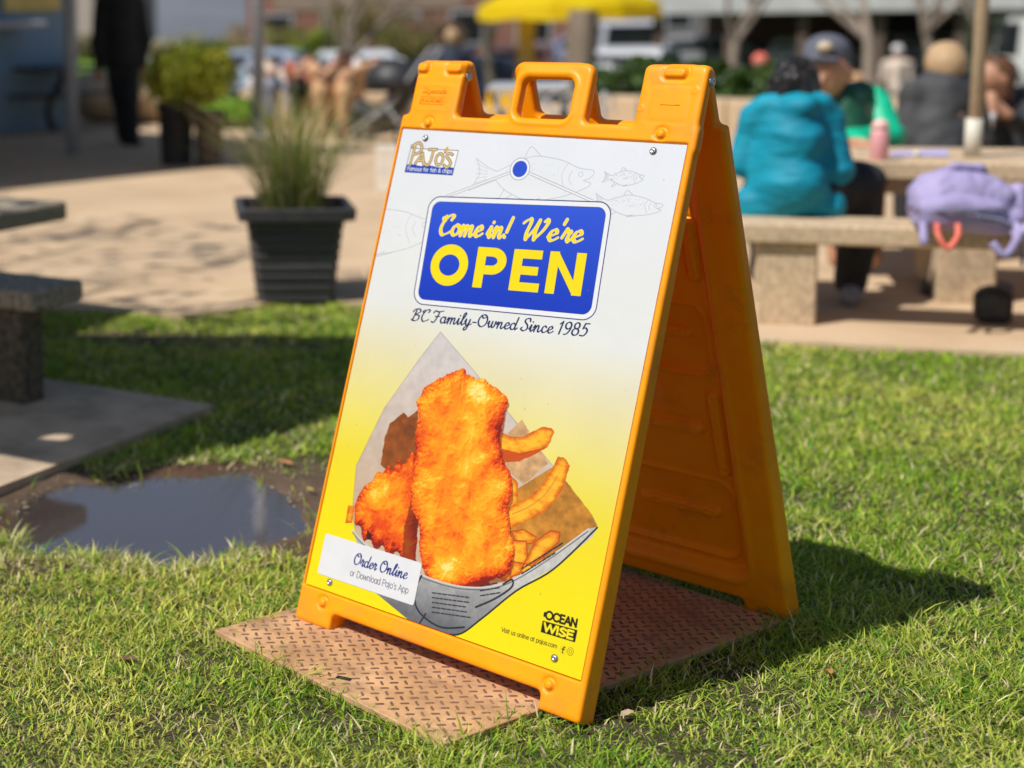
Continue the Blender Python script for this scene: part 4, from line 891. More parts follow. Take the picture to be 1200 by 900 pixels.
def tree(loc, h, crown, r, label, cols, nleaf=2500, leaf=.10, seed=1, m=None, group=None, bare=False, trunk_r=None, name='tree', lean=0):
    rs = np.random.RandomState(seed); t = thing(name, label, 'tree', loc, 0, group); mb = MB(); tr_ = trunk_r or h*.022; tips = []
    def branch(p, d, L, r_, lv):
        pts = [np.array(p)]; dd = np.array(d, float)
        for k in range(3): dd = dd+rs.normal(0, .14, 3); dd /= np.linalg.norm(dd); pts.append(pts[-1]+dd*L/3)
        mb.tube(pts, [r_, r_*.86, r_*.72, r_*.55], 6 if lv else 9, cap=False); tips.append(pts[-1])
        if lv < (4 if bare else 3):
            for k in range(3 if lv else 5):
                a = rs.uniform(0, 6.28); e = dd+np.array([math.cos(a), math.sin(a), .25])*(.75 if lv else .9); e /= np.linalg.norm(e); branch(pts[-1] if k < 2 else pts[2], e, L*.68, r_*.52, lv+1)
    branch((0, 0, -.1), (lean, 0, 1), h*.42, tr_, 0); mb.build('trunk', m or M_bark, t, True)
    if not bare:
        tp = np.array(tips); cs = [(p[0], p[1], p[2], crown*.34*(.7+.6*rs.rand())) for p in tp[rs.choice(len(tp), min(len(tp), 26), replace=False)]]
        leaf_cloud('crown', M_leaf, t, cs, nleaf, leaf, seed, .3, cols)
    elif nleaf:
        cs = [(p[0], p[1], p[2], crown*.12) for p in tips]; leaf_cloud('crown', M_leaf, t, cs, nleaf, leaf, seed, .2, cols)
    return t
def shrub(loc, rx, h, label, cols, n=3500, leaf=.03, seed=2, group=None, name='shrub', dome=False):
    rs = np.random.RandomState(seed); t = thing(name, label, 'shrub', loc, 0, group); cs = []
    for k in range(14):
        a = rs.uniform(0, 6.28); r = rx*.55*rs.rand()**.5; cs.append((r*math.cos(a), r*math.sin(a), h*(.4+.35*rs.rand()), rx*(.34+.16*rs.rand())))
    if dome: cs = [(0, 0, h*.55, rx*.66)]*4+[(rx*.62*math.cos(k)*(.5+.5*rs.rand()), rx*.62*math.sin(k)*(.5+.5*rs.rand()), h*(.42+.36*rs.rand()), rx*(.22+.24*rs.rand())) for k in np.linspace(0, 18, 26)]
    leaf_cloud('foliage', M_leaf, t, cs, n, leaf, seed, .6 if dome else .45, cols, .8); mb = MB()
    for k in range(5): a = k*1.26; mb.tube([(0, 0, -.02), (rx*.3*math.cos(a), rx*.3*math.sin(a), h*.5)], rx*.04, 6)
    mb.build('stem', M_barkd, t); return t

# ------------------------------------------------------------------ the kiosk on the left
kx = -10.73; kz = 2.05
kk = thing('kiosk', 'blue walled kiosk with awning at the left edge, in shade', 'building', (kx, 0, 0))
M_blue = mat('blue_render', (.20, .31, .43), .75, (.26, .38, .50), 1.2, .15, 30); M_grey = mat('grey_paint', (.36, .37, .40), .5, (.42, .43, .45), 5)
mb = MB(); mb.box(-4, 0, -6, 7.52, -.02, 2.4, 0); mb.build('wall', M_blue, kk)
mb = MB(); mb.box(.003, 3.62, -6, 5.95, kz, kz+.18, .01); mb.build('awning', mat('awning_board', (.30, .30, .31), .7), kk)
for y in (5.66, 1.5, -2.8):
    mb = MB(); mb.tube([(2.38, y, 0), (2.38, y, kz)], .055, 12); mb.build('post', M_grey, kk, True)
for i, (y0, y1) in enumerate(((-.5, 1.6), (6.42, 7.15))):
    mb = MB()
    if i == 0:
        mb.box(-.02, .05, 4.3, 6.45, 1.22, 2.0, .01); wf = mb.build('window', M_grey, kk); m2 = MB(); m2.box(.052, .058, 4.4, 6.35, 1.3, 1.94); m2.build('pane', mat('dark_glass', (.02, .02, .022), .08), wf)
mb = MB(); mb.box(.0, .42, 5.4, 6.98, 1.02, 1.07, .01); mb.build('counter_shelf', mat('shelf', (.55, .56, .58), .5), kk)
mb = MB(); mb.box(.01, .05, 6.75, 7.45, 1.17, 1.75, .005); mb.build('menu_board', mat('menu_yellow', (.62, .45, .12), .6, (.75, .58, .2), 6), kk)
# cafe table with bench seats in front of the wall
ct = gnd(42, 152); 
tb = thing('cafe_table', 'dark metal pedestal table with bench seat against the blue wall', 'table', (ct[0]+.35, ct[1]-.1, 0), 0)
M_dark = mat('dark_metal', (.015, .017, .02), .5)
mb = MB(); mb.box(-.35, .35, -.25, .55, .60, .63, .01); mb.build('table_top', M_dark, tb); mb = MB(); mb.box(-.12, .18, -.45, .7, .345, .375, .01); mb.build('seat', M_dark, tb)
mb = MB(); mb.tube(catmull([(0, .05, 0), (0, -.02, .2), (0, .06, .36), (0, .25, .61)], 4), .035, 8); mb.build('pedestal', M_dark, tb, True)

# ------------------------------------------------------------------ dark pots and round shrub on the plaza
def potted(px, py, wpx, hpx, label, m, rt=1.25, dep_extra=.15):
    g = gnd(px, py); d = RC[2] @ (g-CAM); s = d/F_; r = wpx*s/2; H = hpx*s
    t = thing('flower_pot', label, 'pot', (g[0]-.1*0, g[1], 0), .3); mb = MB()
    mb.lathe([(r/rt, 0), (r/rt*1.02, .02), (r*.97, H*.86), (r*1.06, H*.87), (r*1.08, H), (r*.98, H), (r*.95, H*.9), (.001, H*.9)], 20); mb.build('pot', m, t, True); return t, g, r, H
p1, g1_, r1_, H1 = potted(207, 193, 44, 74, 'tall black tapered pot left of the brown pot, in shade', M_black)
p2, g2_, r2_, H2 = potted(245, 195, 36, 66, 'brown tapered pot under the round yellow green shrub', mat('brown_pot', (.07, .055, .04), .8, (.10, .08, .06), 8))
shrub((g2_[0]-.05, g2_[1]-.12, H2-.08), .40, .62, 'round clipped yellow green shrub growing from the brown pot', [(.36, .36, .02), (.26, .30, .02), (.14, .19, .02), (.46, .36, .015)], 14000, .021, 4, name='round_shrub', dome=True)
shrub((g1_[0], g1_[1], H1-.04), .17, .34, 'small dark leafy shrub in the tall black pot', [(.03, .04, .015), (.05, .05, .02)], 1400, .035, 9)
# lamp post behind the planter
lp = at(303, 140, 14.2); lp_t = thing('lamp_post', 'slim grey steel lamp post behind the planter', 'lamp post', (lp[0], lp[1], 0))
mb = MB(); mb.tube([(0, 0, 0), (0, 0, .05)], .12, 12); mb.tube([(0, 0, 0), (0, 0, 1.9), (0, 0, 3.6)], [.062, .05, .042], 12); mb.build('pole', M_grey, lp_t, True)
mb = MB(); mb.lathe([(.03, 3.6), (.16, 3.66), (.18, 3.8), (.12, 3.95), (.001, 3.98)], 14); mb.build('lamp_head', mat('lamp_glass', (.7, .7, .68), .3), lp_t, True)

# ------------------------------------------------------------------ people
def person(base, label, parts, cat='person'):
    """base: ground point. parts: (name, prims in world space, material, options)"""
    t = thing('person', label, cat, (base[0], base[1], base[2] if len(base) > 2 else 0))
    for name, prims, m, kw in parts:
        o = clay(name, prims, m, t, **kw); o.location = (-t.location[0], -t.location[1], -t.location[2])
    return t
def hand(c, d, up, s=1.):
    """palm and five curled fingers. c wrist, d pointing direction, up = back of the hand"""
    c = np.array(c, float); d = np.array(d, float); d /= np.linalg.norm(d); up = np.array(up, float); up -= d*(up@d); up /= np.linalg.norm(up); r = np.cross(d, up); Pm = [('c', c, c+d*.035*s, .022*s, .028*s)]
    for k, (o, L) in enumerate(((-.026, .050), (-.009, .060), (.009, .056), (.025, .044))):
        a = c+d*.065*s+r*o*s; b = a+(d*.8-up*.35)*L*.55*s; e = b+(d*.25-up*.85)*L*.45*s; Pm += [('c', c+d*.03*s+r*o*.7*s, a, .013*s, .0095*s), ('c', a, b, .0095*s, .0085*s), ('c', b, e, .0085*s, .007*s)]
    a = c+d*.02*s-r*.028*s; b = a+(d*.6-r*.6-up*.2)*.035*s; Pm += [('c', a, b, .012*s, .010*s), ('c', b, b+(d*.8-up*.4)*.024*s, .0095*s, .008*s)]; return Pm
def head(c, f, s=1.):
    """skull, jaw, nose, ears. c centre, f facing direction"""
    c = np.array(c, float); f = np.array(f, float); f /= np.linalg.norm(f); u = np.array([0, 0, 1.]); u -= f*(u@f); u /= np.linalg.norm(u); r = np.cross(f, u)
    return [('e', c, (.074*s, .074*s, .095*s)), ('c', c-f*.02*s+u*.02*s, c+f*.015*s+u*.02*s, .074*s, .070*s), ('c', c+f*.035*s-u*.05*s, c+f*.045*s-u*.065*s, .045*s, .035*s), ('c', c+f*.078*s+u*.01*s, c+f*.098*s-u*.018*s, .008*s, .014*s),
            ('c', c+r*.076*s, c+r*.08*s-u*.02*s, .014*s, .012*s), ('c', c-r*.076*s, c-r*.08*s-u*.02*s, .014*s, .012*s), ('c', c+f*.077*s+r*.02*s-u*.045*s, c+f*.077*s-r*.02*s-u*.045*s, .008*s, .008*s)]
def eyes(t, c, f, s=1.):
    c = np.array(c, float); f = np.array(f, float); f /= np.linalg.norm(f); u = np.array([0, 0, 1.]); r = np.cross(f, u); r /= np.linalg.norm(r); mb = MB()
    for q in (-1, 1):
        p = c+f*.071*s+r*q*.03*s+u*.012*s-np.array(t.location); mb = MB(); mb.lathe([(.001, -.009*s), (.009*s, 0), (.001, .009*s)], 8, tuple(p)); mb.build('eye', M_dark, t)
rgt = np.array([math.cos(YAW+.35), -math.sin(YAW+.35), 0]); fwd = np.array([math.sin(YAW+.35), math.cos(YAW+.35), 0])   # sideways and away, as seen here
UPV = np.array([0, 0, 1.])
M_teal = mat('teal_jacket', (.002, .20, .30), .62, (.006, .30, .42), 5, .7, 9, bdist=.05, spec=.3, stretch=(.5, .5, 1.3)); M_jean = mat('black_trousers', (.012, .012, .014), .8, (.02, .02, .022), 30)
M_hair = mat('black_hair', (.008, .007, .007), .35, (.02, .016, .014), 40, .5, 120, stretch=(1, 1, .2)); M_hairb = mat('brown_hair', (.09, .035, .014), .5, (.14, .06, .025), 40, .5, 90, stretch=(1, 1, .2))
M_shoe = mat('grey_shoe', (.20, .20, .23), .7, (.30, .30, .33), 20)
# teal jacket, seated with the back towards us
s0 = at(925, 250, 6.02); bx_ = s0.copy(); bz = .39
def q_(r=0, f=0, z=0): return np.array([s0[0], s0[1], 0])+rgt*r+fwd*f+UPV*z
body = [('c', q_(0, .02, .46), q_(0, .03, .62), .12, .115), ('c', q_(0, .03, .62), q_(0, .04, .76), .115, .10), ('c', q_(0, .05, .76), q_(0, .06, .83), .045, .045)]+head(q_(.02, .10, .862), fwd*.8+rgt*.5, .86)
body += [('c', q_(.06, .04, .45), q_(.25, .2, .46), .075, .06), ('c', q_(.25, .2, .46), q_(.245, .22, .10), .05, .035), ('c', q_(-.09, .04, .45), q_(-.05, .42, .46), .075, .06), ('c', q_(-.05, .42, .46), q_(-.05, .4, .1), .055, .04),
         ('c', q_(-.12, .03, .73), q_(-.17, .03, .56), .04, .035), ('c', q_(-.17, .03, .56), q_(-.12, .3, .57), .035, .028), ('c', q_(.12, .03, .73), q_(.158, .02, .545), .04, .035), ('c', q_(.158, .02, .545), q_(.12, .30, .585), .035, .028)]+hand(q_(.12, .31, .59), fwd, UPV, .85)+hand(q_(-.12, .31, .58), fwd, UPV, .85)
jk = [('e', q_(-.015, 0, .50), (.172, .12, .12), -.55), ('c', q_(-.01, 0, .48), q_(0, .02, .70), .138, .125), ('e', q_(-.01, .01, .66), (.165, .115, .12), -.55), ('e', q_(0, -.035, .775), (.11, .07, .05), -.55), ('c', q_(-.09, -.01, .77), q_(.09, -.01, .77), .05, .05),
      ('c', q_(-.125, .02, .73), q_(-.17, .03, .56), .056, .05), ('c', q_(-.17, .03, .56), q_(-.12, .26, .57), .05, .042), ('c', q_(.12, .02, .73), q_(.158, .01, .54), .058, .052), ('c', q_(.158, .01, .54), q_(.12, .26, .58), .05, .042), ('c', q_(-.13, -.02, .405), q_(.12, -.01, .405), .07, .07)]
hr_ = [('e', q_(.012, .075, .872), (.078, .082, .086)), ('c', q_(.0, .02, .87), q_(.02, .0, .79), .06, .045), ('c', q_(-.045, .04, .86), q_(-.065, .01, .79), .036, .022), ('c', q_(.06, .05, .87), q_(.085, .0, .74), .036, .022), ('c', q_(-.02, -.01, .86), q_(-.04, -.045, .765), .045, .02), ('c', q_(.03, -.01, .86), q_(.05, -.045, .775), .04, .02)]
tr_ = [('c', q_(-.08, .0, .42), q_(.09, .0, .42), .085, .085), ('c', q_(.07, .02, .44), q_(.26, .2, .475), .088, .075), ('c', q_(.26, .2, .475), q_(.245, .22, .09), .074, .060), ('c', q_(-.08, .02, .44), q_(-.05, .42, .47), .088, .07), ('c', q_(-.05, .42, .47), q_(-.05, .4, .09), .07, .058)]
shoes = [('c', q_(.235, .16, .045), q_(.25, .30, .045), .042, .035), ('c', q_(-.05, .34, .045), q_(-.04, .48, .045), .042, .035)]
person(q_(0, 0, 0), 'person in a teal hooded jacket seated on the front stone bench with back turned', [('body', body, skin(), dict(res=.012, k=.02)), ('jacket', jk, M_teal, dict(res=.011, k=.03, noise=.013, nscale=8, nstretch=(.8, .8, 1.5))), ('hair', hr_, M_hair, dict(res=.009, k=.02, noise=.022, nscale=46, nstretch=(1, 1, .22))), ('trousers', tr_, M_jean, dict(res=.013, k=.03, noise=.015)), ('shoe', shoes[:1], M_shoe, dict(res=.01, k=.02)), ('shoe', shoes[1:], M_shoe, dict(res=.01, k=.02))])
# green jacket and grey cap, across the table
def J(px, py, dep): return at(px, py, dep)
M_green = mat('green_jacket', (.0, .42, .22), .5, (.005, .55, .30), 6, .4, 16, bdist=.02); M_vest = mat('dark_green_vest', (.004, .06, .032), .6, (.008, .09, .05), 10)
dg = 6.95; hc = J(970, 84, dg); ff = -fwd*.9-rgt*.30-UPV*.15; g0 = J(1005, 178, 7.1); gb = np.array([g0[0], g0[1], 0.])
body = head(hc, ff, 1.12)+[('c', J(975, 110, dg+.03), J(990, 130, 7.05), .045, .05), ('c', J(998, 140, 7.08), J(1005, 190, 7.15), .11, .12), ('c', J(1030, 125, 7.1), J(1043, 160, 7.0), .04, .036), ('c', J(1043, 160, 7.0), J(985, 166, 6.8), .036, .028), ('c', J(970, 128, 7.05), J(976, 165, 6.95), .04, .036), ('c', J(976, 165, 6.95), J(1010, 170, 6.75), .034, .028),
        ('c', J(1005, 190, 7.15), J(1005, 200, 7.0), .1, .08), ('c', np.append(J(990, 210, 7.1)[:2], .40), np.append(J(985, 210, 6.75)[:2], .40), .06, .05), ('c', np.append(J(985, 210, 6.75)[:2], .38), np.append(J(985, 210, 6.75)[:2], .08), .045, .04), ('c', np.append(J(1020, 210, 7.1)[:2], .40), np.append(J(1025, 210, 6.75)[:2], .40), .06, .05), ('c', np.append(J(1025, 210, 6.75)[:2], .38), np.append(J(1025, 210, 6.75)[:2], .08), .045, .04)]
body += hand(J(985, 167, 6.8), -rgt-fwd*.2, UPV, .85)+hand(J(1010, 171, 6.75), rgt-fwd*.2, UPV, .85)
jk = [('c', J(985, 128, 7.08), J(1000, 185, 7.15), .095, .14), ('c', J(970, 122, 7.08), J(1028, 122, 7.1), .05, .055), ('c', J(1022, 120, 7.06), J(1040, 158, 6.96), .07, .06), ('c', J(1046, 160, 7.0), J(978, 166, 6.80), .052, .045), ('c', J(970, 124, 7.05), J(974, 163, 6.95), .055, .05), ('c', J(976, 165, 6.95), J(1012, 168, 6.78), .045, .04)]
vs = [('c', J(988, 122, 6.99), J(994, 162, 6.97), .088, .086), ('c', J(968, 114, 6.99), J(1008, 110, 7.03), .055, .06)]
cap = [('e', J(969, 59, dg), (.094, .098, .074)), ('c', J(954, 69, dg-.09), J(980, 70, dg-.12), .014, .014), ('c', J(956, 67, dg-.03), J(982, 70, dg-.03), .05, .05)]
pj = person(gb, 'person in a bright green jacket and grey cap leaning on the picnic table', [('body', body, skin(), dict(res=.012, k=.02)), ('jacket', jk, M_green, dict(res=.012, k=.03, noise=.02)), ('vest', vs, M_vest, dict(res=.013, k=.03, noise=.015)), ('cap', cap, mat('grey_cap', (.085, .09, .12), .8, (.11, .115, .15), 30), dict(res=.011, k=.02)),
    ('cap_badge', [('e', J(967, 55, dg-.105), (.032, .032, .026))], mat('badge', (.5, .42, .3), .6), dict(res=.006, k=.01)), ('trousers', [('c', np.append(J(1000, 210, 7.15)[:2], .43), np.append(J(1012, 210, 7.15)[:2], .43), .12, .12)]+[('c', np.append(J(x, 210, 7.1)[:2], .42), np.append(J(x-3, 210, 6.75)[:2], .42), .075, .062) for x in (990, 1022)]+[('c', np.append(J(x-3, 210, 6.75)[:2], .40), np.append(J(x-3, 210, 6.75)[:2], .1), .06, .045) for x in (990, 1022)], M_jean, dict(res=.015, k=.03))])
eyes(pj, hc, ff, 1.12)
# charcoal jacket, fair hair, seated behind with the back turned
dm = 7.7; m0 = J(1100, 175, dm); mbp = np.array([m0[0], m0[1], 0.]); hcm = J(1108, 76, dm)
M_char = mat('charcoal_jacket', (.038, .040, .044), .75, (.055, .058, .062), 6, .4, 14, bdist=.03); M_fair = mat('fair_hair', (.42, .27, .14), .6, (.50, .34, .19), 30, .4, 80)
def legs(px, dep, w=.09, m=None): 
    g = J(px, 200, dep); b = np.array([g[0], g[1], 0.]); o = []
    for s in (-1, 1): o += [('c', b+rgt*s*w+UPV*.42, b+rgt*s*w+fwd*.34+UPV*.43, .075, .062), ('c', b+rgt*s*w+fwd*.34+UPV*.42, b+rgt*s*w+fwd*.3+UPV*.09, .06, .045)]
    return o
body = head(hcm, fwd, 1.0)+[('c', J(1105, 95, dm), J(1103, 110, dm), .05, .06), ('c', J(1102, 120, dm), J(1098, 185, dm), .13, .14), ('c', J(1070, 115, dm), J(1066, 160, dm), .05, .04), ('c', J(1066, 160, dm), J(1075, 165, dm+.3), .038, .03), ('c', J(1135, 115, dm), J(1142, 160, dm), .05, .04), ('c', J(1142, 160, dm), J(1135, 165, dm+.3), .038, .03)]+hand(J(1075, 165, dm+.3), fwd, UPV)+hand(J(1135, 165, dm+.3), fwd, UPV)+legs(1100, dm)
jk = [('c', J(1102, 112, dm), J(1098, 178, dm), .13, .16), ('c', J(1075, 110, dm), J(1132, 108, dm), .07, .07), ('c', J(1070, 115, dm), J(1063, 165, dm), .068, .062), ('c', J(1063, 163, dm), J(1075, 165, dm+.25), .055, .04), ('c', J(1135, 115, dm), J(1145, 165, dm), .068, .062), ('c', J(1145, 163, dm), J(1135, 165, dm+.25), .055, .04), ('c', J(1096, 93, dm), J(1118, 93, dm), .045, .045)]
person(mbp, 'fair haired person in a charcoal jacket seated behind the table with back turned', [('body', body, skin(), dict(res=.013, k=.02)), ('jacket', jk, M_char, dict(res=.013, k=.035, noise=.022)), ('hair', [('e', hcm+UPV*.025, (.088, .09, .088)), ('e', hcm-fwd*.02, (.084, .08, .085))], M_fair, dict(res=.012, k=.02, noise=.01)), ('trousers', [(a, b, c, d+.012, e+.012) for a, b, c, d, e in legs(1100, dm)]+[('c', J(1085, 190, dm), J(1110, 190, dm), .12, .12)], M_jean, dict(res=.015, k=.03))])
# brown haired person eating at the second table
dw = 8.3; hcw = J(1162, 92, dw); w0 = J(1185, 175, dw+.1); fw_ = -rgt*.7-fwd*.5-UPV*.35
M_navy = mat('dark_navy', (.012, .016, .022), .7, (.02, .026, .034), 12, .3)
body = head(hcw, fw_, 1.05)+[('c', J(1170, 108, dw), J(1178, 120, dw+.05), .045, .05), ('c', J(1185, 130, dw+.1), J(1190, 185, dw+.1), .12, .13), ('c', J(1168, 135, dw), J(1156, 150, dw-.12), .04, .034), ('c', J(1156, 150, dw-.12), J(1163, 131, dw-.22), .032, .026), ('c', J(1205, 130, dw), J(1208, 155, dw-.1), .04, .034), ('c', J(1208, 155, dw-.1), J(1180, 134, dw-.22), .032, .026)]+hand(J(1164, 131, dw-.22), -rgt*.3+UPV, -fwd, 1.)+hand(J(1180, 134, dw-.22), -rgt*.8+UPV*.6, -fwd, 1.)+[(a, b-fwd*0, c, d, e) for a, b, c, d, e in legs(1190, dw+.1)]
jk = [('c', J(1185, 128, dw+.1), J(1190, 182, dw+.1), .12, .15), ('c', J(1165, 122, dw+.05), J(1205, 122, dw+.1), .06, .06), ('c', J(1166, 130, dw), J(1153, 152, dw-.12), .056, .048), ('c', J(1154, 151, dw-.12), J(1161, 138, dw-.2), .045, .036), ('c', J(1206, 128, dw), J(1210, 156, dw-.1), .056, .048), ('c', J(1208, 156, dw-.1), J(1184, 138, dw-.2), .045, .036)]
pw = person((w0[0], w0[1], 0), 'brown haired person in dark clothes leaning over food at the second table', [('body', body, skin(), dict(res=.013, k=.018)), ('sweater', jk, M_navy, dict(res=.014, k=.03, noise=.02)), ('hair', [('e', hcw+UPV*.03+rgt*.02+fwd*.02, (.095, .095, .088)), ('c', hcw+rgt*.06+fwd*.02, hcw+rgt*.07-UPV*.10, .055, .03), ('c', hcw+fwd*.06-rgt*.03, hcw+fwd*.07-UPV*.11, .045, .025)], M_hairb, dict(res=.012, k=.025, noise=.012)), ('trousers', [(a, b, c, d+.012, e+.012) for a, b, c, d, e in legs(1190, dw+.1)]+[('c', J(1180, 190, dw+.1), J(1200, 190, dw+.1), .12, .12)], M_jean, dict(res=.016, k=.03))])
eyes(pw, hcw, fw_, 1.05)
# walker in black on the left, head above the frame
g = gnd(147, 169); 
def K(r, z, f=0): return np.array([g[0], g[1], 0])+rl*r+fl_*f+UPV*z
yaw2 = YAW-.22; rl = np.array([math.cos(yaw2), -math.sin(yaw2), 0]); fl_ = np.array([math.sin(yaw2), math.cos(yaw2), 0])
M_blk = mat('black_cloth', (.010, .010, .011), .85, (.017, .017, .018), 9, .2)
body = head(K(-.03, 1.50), -fl_, 1.0)+[('c', K(-.03, 1.40), K(-.03, 1.30), .05, .06), ('c', K(-.04, 1.18), K(-.04, .85), .14, .13), ('c', K(-.21, 1.2), K(-.23, .9), .05, .04), ('c', K(-.23, .9), K(-.23, .66), .038, .028), ('c', K(.15, 1.2), K(.19, .9), .05, .04), ('c', K(.19, .9), K(.17, .66), .038, .028), ('c', K(-.08, .82), K(-.03, .42, .05), .085, .06), ('c', K(-.03, .42, .05), K(-.02, .08), .055, .04), ('c', K(.05, .82), K(.03, .42, -.06), .085, .06), ('c', K(.03, .42, -.06), K(.02, .08, -.14), .055, .04), ('c', K(-.01, .04), K(-.02, .035, -.13), .035, .03), ('c', K(.03, .04, -.14), K(.03, .035, -.27), .035, .03)]+hand(K(-.23, .65), -UPV, fl_)+hand(K(.17, .65), -UPV, fl_)
jk = [('c', K(-.04, 1.22), K(-.03, .78), .165, .145), ('c', K(-.16, 1.24), K(.09, 1.24), .085, .085), ('c', K(-.19, 1.2), K(-.23, .9), .072, .06), ('c', K(-.23, .9), K(-.225, .69), .055, .045), ('c', K(.13, 1.2), K(.185, .9), .072, .06), ('c', K(.185, .9), K(.165, .69), .055, .045)]
trs = [('c', K(-.08, .82), K(-.03, .42, .05), .105, .085), ('c', K(-.03, .42, .05), K(-.02, .08), .08, .06), ('c', K(.05, .82), K(.03, .42, -.06), .105, .085), ('c', K(.03, .42, -.06), K(.02, .08, -.14), .08, .06)]
person((g[0], g[1], 0), 'person dressed all in black walking on the shaded plaza near the blue kiosk', [('body', body, skin(), dict(res=.018, k=.02)), ('coat', jk, M_blk, dict(res=.02, k=.04, noise=.02, nscale=8)), ('trousers', trs, M_blk, dict(res=.02, k=.03, noise=.02, nscale=8)), ('shoe', [('c', K(-.01, .04), K(-.02, .035, -.14), .045, .038)], M_blk, dict(res=.015, k=.02)), ('shoe', [('c', K(.03, .04, -.14), K(.03, .035, -.28), .045, .038)], M_blk, dict(res=.015, k=.02)), ('hair', [('e', K(-.03, 1.53, .01), (.088, .09, .09))], M_hair, dict(res=.018, k=.02))])
# group of people resting on the low wall behind the planter
def sitter(px, hy, dep, label, top, hair, face=-1, lean=0., bulk=1., trousers=None, arm=0):
    """seated figure: px column and row of the head centre, dep distance"""
    hcn = at(px, hy, dep); b = np.array([hcn[0]-rgt[0]*lean, hcn[1]-rgt[1]*lean, 0]); top_z = hcn[2]; nz = top_z-.13; hip = max(.38, top_z-.70); f = fwd*face; f = f/np.linalg.norm(f)
    q = lambda r, ff_, z: b+rgt*r+f*ff_+UPV*z; L = rgt*lean
    body = head(hcn, f, 1.)+[('c', hcn-UPV*.07, b+L*.6+UPV*nz, .045, .055), ('c', b+L*.6+UPV*(nz-.1), q(0, 0, hip+.05), .12, .12)]; jk = [('c', b+L*.6+UPV*(nz-.08), q(0, 0, hip+.02), .13*bulk, .16*bulk), ('c', b+L*.6+rgt*-.13+UPV*(nz-.06), b+L*.6+rgt*.13+UPV*(nz-.06), .065, .065)]
    tr_ = [('c', q(-.06, 0, hip), q(.06, 0, hip), .12, .12)]
    for s in (-1, 1):
        sh_ = b+L*.6+rgt*s*.17+UPV*(nz-.08); el = q(s*.22, .06, hip+.22); wr = q(s*.10, .28, hip+.16+arm); body += [('c', sh_, el, .045, .036), ('c', el, wr, .036, .026)]+hand(wr, f, UPV); jk += [('c', sh_, el, .062, .052), ('c', el, wr, .05, .038)]
        kn = q(s*.10, .38, hip+.03); ft = q(s*.10, .36, .05); body += [('c', q(s*.08, 0, hip), kn, .08, .06), ('c', kn, ft, .055, .04), ('c', ft, ft+f*.13, .035, .03)]; tr_ += [('c', q(s*.08, 0, hip), kn, .095, .075), ('c', kn, ft+UPV*.05, .07, .052)]
    t = person((b[0], b[1], 0), label, [('body', body, skin(), dict(res=.02, k=.02)), ('jacket', jk, top, dict(res=.022, k=.04, noise=.02, nscale=9)), ('trousers', tr_, trousers or M_jean, dict(res=.024, k=.03)), ('hair', [('e', hcn+UPV*.03-f*.02, (.088, .088, .085)), ('e', hcn-f*.035, (.07, .07, .09))], hair, dict(res=.018, k=.02))])
    return t
cl = lambda n, c, c2=None: mat(n, c, .8, c2 or tuple(x*1.25 for x in c), 6, .3, 14)
M_tan = cl('tan_coat', (.50, .29, .15)); M_white = cl('white_shirt', (.62, .60, .58)); M_rust = cl('rust_top', (.30, .09, .05)); M_cream = cl('cream_top', (.55, .45, .36)); M_lil = cl('blue_grey_top', (.22, .25, .32))
sitter(402, 74, 14.6, 'seated person in a large tan coat, middle of the resting group', M_tan, M_hairb, -1, .03, 1.6, trousers=M_tan)
sitter(362, 78, 15.2, 'seated person in a rust red top left of the tan coat', M_rust, M_hairb, -1, -.05, 1.15, trousers=M_jean)
sitter(343, 86, 15.8, 'seated person in a cream top beside the rust red top', M_cream, M_fair, -1, .04, trousers=M_lil)
sitter(440, 80, 15.4, 'seated person in pale clothes nearest the sandwich board', M_white, M_hairb, -1, -.03, 1.3, trousers=M_cream)
sitter(319, 82, 16.3, 'seated person in a blue grey top by the lamp post', M_lil, M_hair, -1, .0, trousers=M_white)
sitter(530, 44, 19.4, 'person in a navy jacket behind the left hinge of the board', cl('navy_top', (.02, .028, .05)), M_fair, 1, 0)
# low wall they sit on
wl0, wl1 = at(290, 118, 15.9), at(474, 116, 14.9); dv = wl1[:2]-wl0[:2]
lw = thing('low_wall', 'low tan stone seat wall under the resting group', 'wall', (wl0[0], wl0[1], 0), math.atan2(dv[1], dv[0])); mb = MB(); L = np.linalg.norm(dv)
for k in range(5): m2 = MB(); m2.box(L*k/5+.006, L*(k+1)/5-.006, -.18, .22, 0, .36, .012); m2.build('stone_block', M_stone, lw)
# pushchair (dark, beside the group) and white paper bag
pg = at(452, 160, 13.6); pch = thing('pushchair', 'black pushchair parked beside the resting group', 'pushchair', (pg[0], pg[1], 0), .4)
mb = MB(); mb.tube(catmull([(-.28, 0, .3), (-.05, 0, .22), (.1, 0, .36), (.25, 0, .62)], 4), [.10]*12+[.08], 10); mb.build('seat', M_black, pch, True)
mb = MB(); mb.lathe([(.26, .45), (.25, .58), (.18, .68), (.001, .72)], 14, (.08, 0, 0)); mb.build('hood', M_black, pch, True)
for x, y in ((-.25, -.2), (-.25, .2), (.25, -.22), (.25, .22)):
    m2 = MB(); m2.tube([(x+.10*math.cos(a), y, .105+.10*math.sin(a)) for a in np.linspace(0, 2*math.pi, 17)], .016, 6, cap=False); m2.build('wheel', M_black, pch, True)
mb = MB(); mb.tube([(-.25, -.2, .1), (.1, -.2, .35), (.42, -.18, .8), (.42, .18, .8), (.1, .2, .35), (-.25, .2, .1)], .012, 6); mb.tube([(.25, -.22, .1), (.05, -.2, .35)], .012, 6); mb.tube([(.25, .22, .1), (.05, .2, .35)], .012, 6); mb.build('frame', M_grey, pch)
bg_ = gnd(455, 226); wb = thing('paper_bag', 'upright cream paper bag standing on the plaza left of the board', 'bag', (bg_[0], bg_[1], 0), .5)
